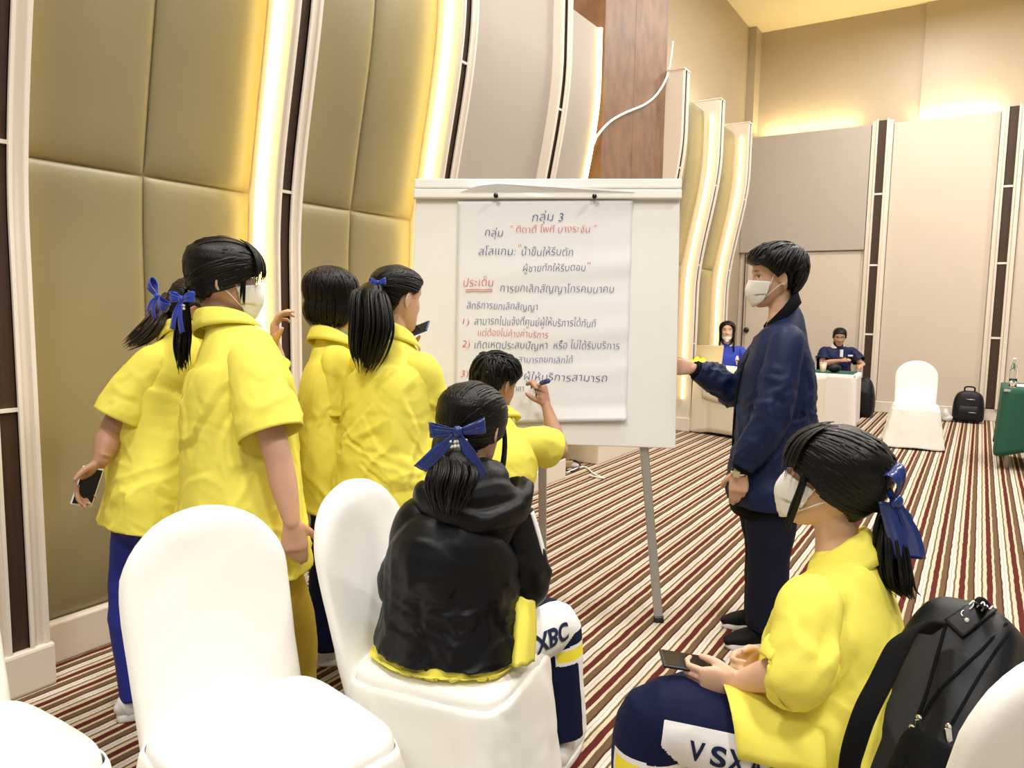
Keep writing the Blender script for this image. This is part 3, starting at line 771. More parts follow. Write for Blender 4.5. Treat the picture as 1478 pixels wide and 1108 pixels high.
o = link('black_bag', me, M['bag']); recenter(o); setp(o, 'tall black bag on the carpet behind the white table', 'bag')
# cables on the carpet under the flip chart
for k, (pts, mm, lab) in enumerate((
    (((800, 690), (815, 668), (828, 664), (838, 672), (826, 680), (812, 676)), 'black', 'black cable looped on the carpet by the column base'),
    (((818, 682), (832, 676), (845, 674), (858, 684), (872, 690), (850, 686)), 'white', 'white cable lying on the carpet by the column base'))):
    c_ = MB().tube([at_z(x, y, .010) for x, y in pts], .008, seg=7, smooth=6).obj('floor_cable', M[mm]); recenter(c_); setp(c_, lab, 'cable')
q = at_z(818, 674, .0); m = MB().obox(q+UP*.03, (RH, FH, UP), (.06, .04, .03)); o = m.obj('power_adapter', mat('tan_adapter', (.45, .33, .18), .6), smooth=False); bevel(o, .01, 3); recenter(o); setp(o, 'small tan adapter among the floor cables', 'adapter')
q = at_z(829, 675, .0); m = MB(); m.ball(q+UP*.025, (.045, .04, .025)); o = m.obj('plug_head', mat('lilac_plug', (.62, .50, .62), .5)); recenter(o); setp(o, 'pale lilac plug head among the floor cables', 'plug')
# ------------------------------------------------------------------ people: library
HZ = np.array([-.128, -.122, -.110, -.095, -.08, -.06, -.04, -.02, 0, .02, .045, .065, .08, .092, .099, .102])
HWd = np.array([.010, .026, .039, .048, .056, .063, .068, .072, .075, .077, .0765, .071, .061, .043, .024, .006])
HFr = np.array([.074, .083, .088, .088, .087, .087, .088, .088, .087, .091, .089, .080, .065, .044, .024, .006])
HBk = np.array([.050, .030, .008, -.012, -.032, -.055, -.072, -.084, -.092, -.097, -.098, -.091, -.078, -.056, -.032, -.012])
def head_sec(z):
    return np.interp(z, HZ, HWd), np.interp(z, HZ, HFr), np.interp(z, HZ, HBk)
def head_point(z, th, face=True):
    """local head surface; th=0 front (+y), + towards +x"""
    w, f, b = head_sec(z)
    cy, hy = (f+b)/2, (f-b)/2
    s, c = np.sin(th), np.cos(th)
    e = 2/2.25
    x = w*np.sign(s)*np.abs(s)**e; y = cy+hy*np.sign(c)*np.abs(c)**e
    if face:
        fr = np.clip(c*3-1, 0, 1)
        sh = np.interp(z, [-.052, -.046, -.036, -.02, .0, .018], [0, .8, 1, .72, .32, 0])
        y = y+fr*.024*np.exp(-(x/(.0085+.006*np.clip((-z)/.04, 0, 1)))**2)*sh
        y = y-fr*.010*(np.exp(-(((np.abs(x)-.032)/.016)**2+((z-.002)/.011)**2)))
        y = y+fr*.005*np.exp(-(x/.026)**2)*(np.exp(-((z+.074)/.006)**2)+1.1*np.exp(-((z+.088)/.007)**2))
        y = y+fr*.004*np.exp(-((np.abs(x)-.032)/.02)**2-((z-.024)/.008)**2)
        y = y+fr*.006*np.exp(-((np.abs(x)-.042)/.018)**2-((z+.035)/.02)**2)
    return np.array([x, y, z])
def head_grid(off=0.0, nz=44, nth=72, zfun=None, face=True):
    zs = np.concatenate([[-.127], np.linspace(-.122, .094, nz), [.1, .1018]])
    th = np.arange(nth)*2*math.pi/nth
    V = np.array([[head_point(z, t, face) for t in th] for z in zs])
    return zs, th, V
_HG = None
def frame(center, fwd, up=(0, 0, 1), s=1.0):
    """4-tuple: origin, rows x(right of the person),y(forward),z(up)"""
    y = nrm(fwd); z = nrm(np.asarray(up, float)-y*np.dot(up, y)); x = np.cross(y, z)
    return np.asarray(center, float), np.array([x, y, z])*s, s
def to_w(V, fr): return fr[0]+np.asarray(V, float)@fr[1]
def to_l(V, fr): return (np.asarray(V, float)-fr[0])@fr[1].T/fr[2]**2
def head_parts(mb, fr, ears=True):
    global _HG
    if _HG is None:
        zs, th, V = head_grid(); _HG = V
    V = _HG; nz, nth = V.shape[:2]
    L = V.reshape(-1, 3)
    f = []
    for i in range(nz-1):
        for j in range(nth):
            j2 = (j+1) % nth
            f.append((i*nth+j, (i+1)*nth+j, (i+1)*nth+j2, i*nth+j2))
    f.append(tuple(range(nth))); f.append(tuple((nz-1)*nth+j for j in range(nth-1, -1, -1)))
    mb.add(to_w(L, fr), f)
    for s in ((-1, 1) if ears else ()):   # ears with a rim
        e = MB(); ax = np.array([[s*.35, -.28, .0], [0, .15, 1], [1, 0, 0]])
        c = np.array([s*.079, -.004, -.012])
        a1, a2 = nrm([s*.42, -1, .0]), nrm([0, .18, 1]); a3 = np.cross(a1, a2)
        e.ball(c+a1*.004, (.017, .031, .0065), (a1, a2, a3), 16, 10)
        ring = [c+a1*(.004+.0155*math.cos(t))+a2*.030*math.sin(t)+a3*s*0+np.array([s*.004, 0, 0]) for t in np.linspace(-1.9, 2.6, 14)]
        e.tube(ring, .0045, seg=8, round_ends=True)
        mb.add(to_w(e.verts(), fr), e.f)
def rot(v, axis, a):
    axis = nrm(axis); v = np.asarray(v, float)
    return v*math.cos(a)+np.cross(axis, v)*math.sin(a)+axis*np.dot(axis, v)*(1-math.cos(a))
def hand_parts(mb, wrist, d, n, side, curl=(.35, .4, .45, .5), thumb=(.6, .3), spread=.11, s=1.0, bends=None):
    """d: wrist to knuckles, n: out of the palm, side: rough direction of the thumb. Returns fingertip points"""
    d = nrm(d); n = nrm(np.asarray(n)-d*np.dot(n, d)); x = np.cross(d, n); side = 1.0 if np.dot(x, side) >= 0 else -1.0; x = x*side
    w = np.asarray(wrist, float)
    pts = [w-d*.03*s, w, w+d*.025*s, w+d*.055*s+n*.002, w+d*.082*s, w+d*.092*s]
    mb.tube(pts, np.array([(.023, .0175), (.0245, .0165), (.031, .0155), (.0385, .0145), (.039, .0125), (.034, .009)])*s, side=x, seg=22, expo=2.6, smooth=3)
    mb.ball(w+d*.035*s+x*.022*s+n*.008*s, np.array([.017, .028, .014])*s, (x, d, n), 14, 10)
    tips = []
    lens = ((.042, .026, .021), (.046, .030, .022), (.043, .028, .022), (.034, .021, .019))
    for k in range(4):
        bx = (.029, .0095, -.0105, -.029)[k]; by = (.083, .088, .084, .075)[k]
        p = w+x*bx*s+d*by*s; dd = rot(d, n, -side*(.5-(k/3))*2*spread*-1)
        c = curl[k]; path = [p-d*.014*s, p]; r = [(.0088, .0084, .0082, .0072)[k]*s]*2
        b3 = (c*.8, c*1.1, c*.75) if bends is None else bends[k]
        for q in range(3):
            dd = rot(dd, np.cross(d, n), b3[q])
            p = p+dd*lens[k][q]*s*(1 if q < 2 else .85); path.append(p); r.append((.0083, .0074, .0058)[q]*s*(.9 if k == 3 else 1))
        mb.tube(path, r, seg=10, round_ends=True); tips.append(p)
    # thumb
    p = w+x*.026*s+d*.022*s+n*.006*s; out, cl = thumb
    dd = nrm(x*out+d*(1-out*.55)+n*cl); path = [p-dd*.012*s, p]; r = [.0125*s, .012*s]
    for L, bd in ((.031, .0), (.025, .35), (.018, .4)):
        dd = nrm(rot(dd, np.cross(x, n)*1.0, 0)*1.0+d*bd*.6-x*bd*.35+n*bd*.3); p = p+dd*L*s; path.append(p); r.append({.031: .0115, .025: .0100, .018: .0074}[L]*s)
    mb.tube(path, r, seg=10, round_ends=True); tips.append(p)
    return tips

SKIN_LIGHT = (.70, .43, .29)
def limb(mb, pts, rad, seg=18, smooth=5, side=None):
    mb.tube(pts, rad, side=side, seg=seg, smooth=smooth, round_ends=True)

def torso_rings(p, ex=0.0, ez=0.0, wide=1.0):
    """control rings (pts, radii, side) from crotch to neck for a person dict"""
    pel, che, nec = p['pelvis'], p['chest'], p['neck']
    sp = nrm(p['hipR']-p['hipL']); ss = nrm(p['shR']-p['shL']); smid = (p['shR']+p['shL'])/2
    b = p.get('build', 1.0)*wide; ax0 = nrm(pel-che)
    waist = pel*.55+che*.45+p.get('belly', np.zeros(3))
    pts = [pel+ax0*.10, pel+ax0*.05, pel, waist, che, che*.35+smid*.65, smid*.7+nec*.3+0*UP, nec]
    shw = np.linalg.norm(p['shR']-p['shL'])/2
    rad = [(.09*b, .075*b), (.150*b, .105*b), (.162*b, .112*b), (.128*b, .092*b), (.146*b, .108*b), (shw*.98, .088*b), (shw*.62, .070*b), (.056, .056)]
    side = [sp, sp, sp, nrm(sp+ss), ss, ss, ss, ss]
    return np.array(pts), np.array(rad), np.array(side)

def build_body(p, e, voxel=.0045):
    mb = MB()
    pts, rad, side = torso_rings(p)
    rad = rad*np.array([.8, .8, .86, .86, .86, .74, .8, 1.0])[:, None]; pts = pts.copy(); pts[5] -= UP*.015; pts[6] -= UP*.012
    mb.tube(pts, rad, side=side, seg=36, expo=2.3, smooth=5)
    fr = p['head']; s = fr[2]
    fw = fr[1][1]/s; hu = fr[1][2]/s
    nb = fr[0]-hu*.075*s-fw*.012*s
    limb(mb, [p['neck']-UP*.02, p['neck']*.5+nb*.5, nb], [.058, .050, .052], 20)
    head_parts(mb, fr, p.get('ears', True))
    k = p.get('limb', 1.0)
    tips = {}
    for sd in 'LR':
        sh, el, wr = p['sh'+sd], p['el'+sd], p['wr'+sd]
        limb(mb, [sh-UP*.018, sh*.5+el*.5, el, el*.55+wr*.45, wr], np.array([.036, .041, .036, .036, .0225])*k)
        hd = p.get('hand'+sd)
        if hd: tips[sd] = hand_parts(mb, wr, **hd)
        hp, kn, an = p['hip'+sd], p['kn'+sd], p['an'+sd]
        limb(mb, [hp, hp*.5+kn*.5, kn, kn*.6+an*.4, an], np.array([.066, .060, .048, .047, .032])*k)
        toe = p['toe'+sd]
        limb(mb, [an, an-UP*.045+nrm(toe)*.01, an-UP*.055+nrm(toe)*.09, an-UP*.062+nrm(toe)*.15], [(.034, .034), (.036, .033), (.038, .022), (.03, .014)], side=np.cross(nrm(toe), UP))
    p['tips'] = tips
    me = remesh(mb, voxel, 2, .45)
    co = getco(me); L = to_l(co, fr)
    base = np.array(p.get('skin', SKIN_LIGHT))
    col = np.tile(base, (len(co), 1))
    n = perlin(co*14); col *= (1+.05*n)[:, None]
    inface = (L[:, 1] > .055) & (np.abs(L[:, 0]) < .06) & (np.abs(L[:, 2]) < .11)
    def blend(m, c):
        m = np.clip(m, 0, 1)[:, None]*inface[:, None]; col[:] = col*(1-m)+np.array(c)*m
    X, Z = L[:, 0], L[:, 2]; ax_ = np.abs(X)
    lip = np.exp(-((X/.023)**4)-(((Z+.080)/.0105)**4)); blend(lip*.85, (.48, .16, .14))
    blend(np.exp(-((X/.018)**4)-(((Z+.0805)/.0022)**2))*.7, (.22, .06, .05))
    blend(np.exp(-(((ax_-.033)/.017)**4)-(((Z-.0265+ (ax_-.033)**2*6)/.0042)**4)), (.035, .022, .018))
    blend(np.exp(-(((ax_-.032)/.0145)**4)-(((Z-.001)/.0058)**4)), (.75, .70, .66))
    blend(np.exp(-(((ax_-.032)/.0062)**4)-(((Z-.001)/.0058)**4)), (.02, .012, .01))
    blend(np.exp(-(((ax_-.032)/.016)**4)-(((Z-.0065)/.002)**2)), (.02, .014, .012))
    blend(np.exp(-(((ax_-.008)/.004)**4)-(((Z+.047)/.003)**2))*.7, (.20, .08, .06))
    for sd in 'LR':
        for t in tips.get(sd, []):
            d = np.linalg.norm(co-t, axis=1); m = np.clip(1-d/.014, 0, 1)[:, None]*.35
            col[:] = col*(1-m)+np.array((.78, .44, .36))*m
    a = me.color_attributes.new('tint', 'FLOAT_COLOR', 'POINT')
    a.data.foreach_set('color', np.concatenate([col, np.ones((len(col), 1))], 1).astype(np.float32).ravel())
    o = link('body', me, M['skin'], e); return o

def cut(me, cuts):
    if not cuts: return me
    bm = bmesh.new(); bm.from_mesh(me)
    for c, n, r in cuts:
        c, n = Vector(c), Vector(nrm(n))
        vs = [v for v in bm.verts if (v.co-c).length < r]
        S = set(vs); fs = [f for f in bm.faces if any(v in S for v in f.verts)]
        es = {ed for f in fs for ed in f.edges}; vv = {v for f in fs for v in f.verts}
        bmesh.ops.bisect_plane(bm, geom=list(vv)+list(es)+fs, plane_co=c, plane_no=n, clear_outer=True, dist=1e-5)
    out = bpy.data.meshes.new('cut'); bm.to_mesh(out); bm.free(); bpy.data.meshes.remove(me); return out

def garment(name, mb, m, e, voxel=.008, cuts=(), wr=(), thick=.0035, smooth=3, attrs=None, zmin=None, pre=None):
    me = remesh(mb, voxel, smooth)
    if pre is not None: co = getco(me); setco(me, co+pre(co))
    for w in wr: (crease if 'sharp' in w else wrinkle)(me, **w)
    if zmin is not None:
        co = getco(me); k = co[:, 2] < zmin+.03; co[k, 2] = zmin+.03+(co[k, 2]-zmin-.03)*np.where(co[k, 2] < zmin, .06, .35); co[:, 2] = np.maximum(co[:, 2], zmin); setco(me, co)
    me = cut(me, cuts)
    if attrs:
        for k, fn in attrs.items(): attr(me, k, fn(getco(me)))
    o = link(name, me, m, e)
    if thick: solid(o, thick, -1)
    return o

def shirt(p, e, m, loose=.035, hem=.16, sleeve=.72, sleeve_r=.085, cuffs=True, name='shirt', voxel=.008, amp=.006, seed=0, long=False, hemcut=True, flare=0.02, close_bottom=False, fold_scale=7, thick_s=.0035, zmin=None):
    mb = MB()
    pts, rad, side = torso_rings(p)
    ax0 = nrm(pts[2]-pts[4]); hemdir = p.get('hemdir', ax0)
    q = [pts[2]+hemdir*(hem+.03), pts[2]+hemdir*(hem*.55), pts[2], pts[3], pts[4], pts[5]+UP*.004, pts[6]+UP*.012, pts[7]+UP*.004]
    rw, rd = rad[2]+loose
    lw = p.get('loosewaist', loose*1.35)
    r = [(rw+flare, rd+flare), (rw+flare*.6, rd+flare*.6), (rw, rd), (rad[3][0]+lw, rad[3][1]+lw), (rad[4][0]+loose*.8, rad[4][1]+loose*.7), (rad[5][0]+.008, rad[5][1]+loose*.55), (rad[6][0]+.010, rad[6][1]+.018), (.066, .064)]
    s = [side[2], side[2], side[2], side[3], side[4], side[5], side[6], side[7]]
    mb.tube(q, r, side=s, seg=44, expo=2.35, smooth=5, round_ends=close_bottom)
    cuts = []; slv = []
    smid = (p['shR']+p['shL'])/2
    for sd in 'LR':
        sh, el, wr = p['sh'+sd], p['el'+sd], p['wr'+sd]
        inn = sh*.62+smid*.38-UP*.012
        if long:
            L = [inn, sh*.97+smid*.03, sh*.5+el*.5, el, el*.5+wr*.5, el*.06+wr*.94]
            R_ = np.array([.058, .072, .076, .074, .070, .048])*p.get('sleeve_k', 1.0)
        elif sleeve <= 1:
            endp = sh+(el-sh)*sleeve
            L = [inn, sh*.97+smid*.03, sh*.5+endp*.5, endp]; R_ = [.056, .068, sleeve_r*.90, sleeve_r*1.02]
        else:
            endp = el+(wr-el)*(sleeve-1)
            L = [inn, sh*.97+smid*.03, sh*.5+el*.5, el, endp]; R_ = [.056, .068, sleeve_r*.92, sleeve_r, sleeve_r]
        slv.append((np.array(L), np.array(R_)))
    # the shoulders of the trunk reach into the sleeve heads
    for sd in 'LR':
        sh = p['sh'+sd]; mb.tube([smid*.6+sh*.4-UP*.01, sh*.80+smid*.2-UP*.012], [.062, .066 if not long else .070], seg=20, round_ends=True)
    if hemcut: cuts.append((pts[2]+hemdir*hem, hemdir, .42))
    nk_, fc_, ct_ = p['neck'], p['face'], p.get('ctilt', .035)
    def shear(co):
        d = np.linalg.norm((co-nk_)*np.array([1, 1, .8]), axis=1); return -UP*(ct_*np.clip(((co-nk_)@fc_)/.07, -1.3, 1.5)*np.clip(1.5-d/.10, 0, 1))[:, None]
    wr_ = [dict(amp=amp*1.1, scale=fold_scale*.8, flow=ax0, stretch=2.6, seed=seed),
           dict(amp=amp*1.5, scale=fold_scale*1.0, flow=nrm(ax0+.55*side[4]), stretch=3.2, seed=seed+3, sharp=4.0),
           dict(amp=amp*1.3, scale=fold_scale*1.15, flow=nrm(ax0-.9*side[4]), stretch=3.2, seed=seed+4, sharp=5.0),
           dict(amp=amp*.6, scale=fold_scale*2.4, flow=nrm(.5*ax0+side[4]), stretch=3, seed=seed+5, sharp=3.0)]
    def msk(co):   # calmer over the shoulders
        t = (co-pts[5])@ax0; return np.clip(.22+t/.28, .22, 1)
    for w in wr_: w['mask'] = msk
    o = garment(name, mb, m, e, voxel, cuts, wr_, zmin=zmin, pre=shear)
    for L, R_ in slv:
        t = MB(); L[0] -= UP*.004; L[1] -= UP*.012; t.tube(L, R_, seg=56, smooth=14, caps=False)
        me = t.mesh('sleeve'); d = nrm(L[-1]-L[1]); perp = nrm(np.cross(d, [.3, .5, .8]))
        ln = np.linalg.norm(L[-1]-L[1])
        for w in (dict(amp=amp*.95, scale=fold_scale*1.25, flow=nrm(d+.9*perp), stretch=2.6, seed=seed+6), dict(amp=amp*.5, scale=fold_scale*2.2, flow=nrm(d-.8*perp), stretch=3, seed=seed+8)):
            w['mask'] = (lambda co, L=L, d=d, ln=ln: np.clip(((co-L[1])@d)/ln*1.5, 0.08, 1)*np.clip((ln-((co-L[1])@d))/.05+.35, .35, 1))
            wrinkle(me, **w)
        for w in (dict(amp=amp*1.3, scale=fold_scale*1.5, flow=nrm(d+1.1*perp), stretch=3, seed=seed+16, sharp=4.0), dict(amp=amp*1.1, scale=fold_scale*1.6, flow=nrm(d-1.4*perp), stretch=3, seed=seed+18, sharp=4.0)):
            w['mask'] = (lambda co, L=L, d=d, ln=ln: np.clip(((co-L[1])@d)/ln*1.8+.1, 0.08, 1)*np.clip((ln-((co-L[1])@d))/.05+.35, .35, 1))
            crease(me, **w)
        solid(link('sleeve', me, m, o), thick_s, -1)
    return o

def collar(p, e, m, h=.034, r0=.062, gap=.5, name='collar', fwd=None, tall=0, r1=None):
    nk = p['neck']; fr = p['head']; nb = fr[0]-fr[1][2]*.085-fr[1][1]*.010
    axis = nrm(nb-nk); ss = nrm(p['shR']-p['shL']); f = np.cross(axis, ss)*-1
    if fwd is not None and np.dot(f, fwd) < 0: f = -f
    f = nrm(np.cross(UP, ss)) if fwd is None else nrm(np.asarray(fwd)-axis*np.dot(fwd, axis))
    x = np.cross(f, axis)
    th = np.linspace(gap, 2*math.pi-gap, 56); rows = []
    prof = [(r0+.004, -.012), (r0, h*.5), (r0-.001, h*.85), (r0+.004, h*.95), (r0+.012, h*.75), (r0+.022, h*.20), (r0+.032, -h*.35), (r0+.036, -h*.8)]
    if tall: prof = [(r0+.006, -.02), (r0+.004, h*.5), (r0, h), (r0+.012, h), (r0+.014, h*.4), (r0+.02, -.025)]
    for rr, zz in prof:
        rows.append([nk+axis*(zz-p.get('ctilt', .035)*math.cos(t))+(f*math.cos(t)+x*math.sin(t)*1.06)*rr for t in th])
    mb = MB(); mb.grid(np.array(rows)); o = mb.obj(name, m, e); return solid(o, .0035, 0)

def trousers(p, e, m, voxel=.009, rthigh=.098, rknee=.080, rank=.068, amp=.005, seed=0, name='trousers', attrs=None, cuff=None, drop=.0):
    mb = MB(); pts, rad, side = torso_rings(p)
    ax0 = nrm(pts[2]-pts[4])
    mb.tube([pts[2]-ax0*.05, pts[2], pts[1]+ax0*.02, pts[0]+ax0*.02], [(rad[2][0]-.005, rad[2][1]+.002), (rad[2][0]+.006, rad[2][1]+.006), (rad[1][0]+.008, rad[1][1]+.008), (.10, .085)], side=side[2], seg=36, smooth=4, round_ends=True)
    for sd in 'LR':
        hp, kn, an = p['hip'+sd], p['kn'+sd], p['an'+sd]
        a2 = an-UP*drop
        mb.tube([hp, hp*.5+kn*.5, kn, kn*.5+an*.5, a2], [rthigh, rthigh*.95, rknee, (rknee+rank)/2, rank], seg=26, smooth=6, round_ends=False)
    def msk(co):
        m_ = np.full(len(co), .6)
        for sd in 'LR':
            for q, rr in ((p['kn'+sd], .16), (p['an'+sd], .2)):
                m_ = np.maximum(m_, 1.5-np.linalg.norm(co-q, axis=1)/rr)
        return np.clip(m_, .5, 1.5)
    d = nrm(p['anR']-p['knR'])
    return garment(name, mb, m, e, voxel, (), [dict(amp=amp, scale=8, flow=nrm(np.cross(d, [1, .3, .2])), stretch=2.2, seed=seed, mask=msk), dict(amp=amp*.7, scale=7, flow=d, stretch=3, seed=seed+2)], thick=0, attrs=attrs)

def leg_attr(p, out_dirs):
    """cos of the angle between a trouser point and the outer side of its leg, and the place along the leg"""
    def nearest(co):
        best = None
        for sd in 'LR':
            for i, (a, b) in enumerate(((p['hip'+sd], p['kn'+sd]), (p['kn'+sd], p['an'+sd]))):
                ab = b-a; L2 = np.dot(ab, ab); t = np.clip(((co-a)@ab)/L2, 0, 1)
                r = co-(a+t[:, None]*ab); d = np.linalg.norm(r, axis=1)
                o = out_dirs[sd][i]; o = nrm(o-ab*np.dot(o, ab)/L2); c = (r@o)/(d+1e-9)
                rec = (d, c, t+i, np.full(len(co), 0 if sd == 'L' else 1))
                if best is None: best = [x.copy() for x in rec]
                else:
                    m_ = d < best[0]
                    for k in range(4): best[k][m_] = rec[k][m_]
        return best
    return nearest

def shoe(p, e, sd, m, sole_m, L=.25, name='shoe', label=None):
    an, t = p['an'+sd], nrm(p['toe'+sd]*np.array([1, 1, 0])); x = np.cross(t, UP); g = an.copy(); g[2] = p.get('floor', 0.0)
    if an[2]-g[2] > .16: g = an-UP*.09
    mb = MB()
    mb.tube([g-t*.075+UP*.05, g-t*.06+UP*.055, g+UP*.058, g+t*.06+UP*.050, g+t*.12+UP*.042, g+t*.165+UP*.034], [(.022, .025), (.034, .042), (.038, .048), (.042, .040), (.044, .030), (.028, .020)], side=x, seg=24, expo=2.4, smooth=4, round_ends=True)
    mb.tube([an+UP*.03, g+UP*.06], [.040, .042], seg=20)
    o = link(name, remesh(mb, .006, 2), m, e)
    s = MB(); V = []
    n = 40; out = []
    for k in range(n):
        a = 2*math.pi*k/n; y = math.cos(a); xx = math.sin(a)
        yy = .045+y*.135; w = .044*(1-.12*max(0, -y))*(1+.08*y)
        out.append(g+t*yy+x*np.sign(xx)*abs(xx)**.75*w)
    rows = [np.array(out)*0+np.array([np.mean(out, 0)]*n)*1.0]
    c = np.mean(out, 0)
    def ring(kk, z): return [c+(q-c)*kk+UP*z for q in out]
    s.grid(np.array([ring(.02, .002), ring(.97, .002), ring(1.0, .010), ring(1.0, .024), ring(.96, .030), ring(.02, .030)]), closev=True)
    s.obj('sole', sole_m, o); return o

# ---- hair
def scalp_r(D):
    """radius of the head along unit directions (local, from the head centre)"""
    lo = np.full(len(D), .01); hi = np.full(len(D), .16)
    for _ in range(18):
        m = (lo+hi)/2; q = D*m[:, None]
        w, f, b = np.interp(q[:, 2], HZ, HWd), np.interp(q[:, 2], HZ, HFr), np.interp(q[:, 2], HZ, HBk)
        cy, hy = (f+b)/2, (f-b)/2
        ins = ((np.abs(q[:, 0])/np.maximum(w, 1e-3))**2.25+(np.abs(q[:, 1]-cy)/np.maximum(hy, 1e-3))**2.25 < 1) & (q[:, 2] < .102) & (q[:, 2] > -.128)
        lo = np.where(ins, m, lo); hi = np.where(ins, hi, m)
    return lo
def slerp_path(d0, d1, n, lift, mid=None):
    """path over the scalp from direction d0 to d1"""
    d0, d1 = nrm(d0), nrm(d1); t = np.linspace(0, 1, n)[:, None]
    if mid is None: D = d0*(1-t)+d1*t
    else: D = d0*(1-t)**2+2*nrm(mid)*t*(1-t)+d1*t*t
    D /= np.linalg.norm(D, axis=1)[:, None]
    return D*(scalp_r(D)+lift)[:, None]
def helmet(keep, off=.012, offfun=None, zlow=-.11):
    """closed cap: outside the head where keep(th,z)>0, inside it elsewhere"""
    zs = np.concatenate([np.linspace(zlow, .092, 46), [.098, .1015]]); nth = 84
    th = np.arange(nth)*2*math.pi/nth; V = np.zeros((len(zs), nth, 3))
    for i, z in enumerate(zs):
        for j, t in enumerate(th):
            q = head_point(z, t, False); k = keep(t, z)
            o = (offfun(t, z) if offfun else off)*k-.012*(1-k)
            w, f, b = head_sec(z); c = np.array([0, (f+b)/2, z*.6 if z > 0 else z])
            V[i, j] = q+nrm(q-c)*o
    V[-1, :, 2] += .004
    return V
def th_wrap(t): return abs((t+math.pi) % (2*math.pi)-math.pi)
def hairline(t, kind):
    a = th_wrap(t)*180/math.pi
    if kind == 'man': return np.interp(a, [0, 40, 60, 78, 86, 100, 112, 130, 180], [.052, .050, .035, .005, -.010, .012, -.03, -.062, -.070])
    if kind == 'bob': return np.interp(a, [0, 35, 55, 68, 80, 180], [.045, .04, .0, -.06, -.11, -.115])
    if kind == 'long': return np.interp(a, [0, 30, 52, 66, 80, 180], [.070, .055, .01, -.06, -.11, -.115])
    if kind == 'loose': return np.interp(a, [0, 40, 60, 75, 92, 104, 118, 140, 180], [.030, .026, .005, -.022, -.034, -.040, -.050, -.066, -.074])
    if kind == 'soft': return np.interp(a, [0, 40, 60, 75, 92, 104, 118, 140, 180], [.066, .056, .02, -.022, -.036, -.042, -.050, -.066, -.074])
    if kind == 'bangs': return np.interp(a, [0, 40, 60, 75, 92, 104, 118, 140, 180], [.020, .018, .0, -.02, .006, .0, -.035, -.06, -.072])
    return np.interp(a, [0, 40, 60, 75, 92, 104, 118, 140, 180], [.060, .055, .04, .01, .010, .0, -.035, -.06, -.072])
def cap_mesh(kind, off=.012, fr=None, offfun=None):
    def keep(t, z):
        return float(np.clip((z-hairline(t, kind))/.010+.5, 0, 1))
    V = helmet(keep, off, offfun); mb = MB(); n, k = V.shape[:2]
    mb.grid(V, closev=True)
    mb.f.append(tuple(range(k-1, -1, -1))); mb.f.append(tuple((n-1)*k+j for j in range(k)))
    return mb
def lock(mb, pts, w, flat=.5, tip=.15, side=None, seg=6):
    n = len(pts); t = np.linspace(0, 1, n)
    r = w*(np.clip(1.15*np.sin(np.pi*np.clip(t*.88+.10, 0, 1)), 0, 1)*(1-t*.35)+.02); r = np.maximum(r, w*tip*(1-t*.6))
    mb.tube(pts, np.stack([r, r*flat], 1), side=side, seg=seg, caps=True)
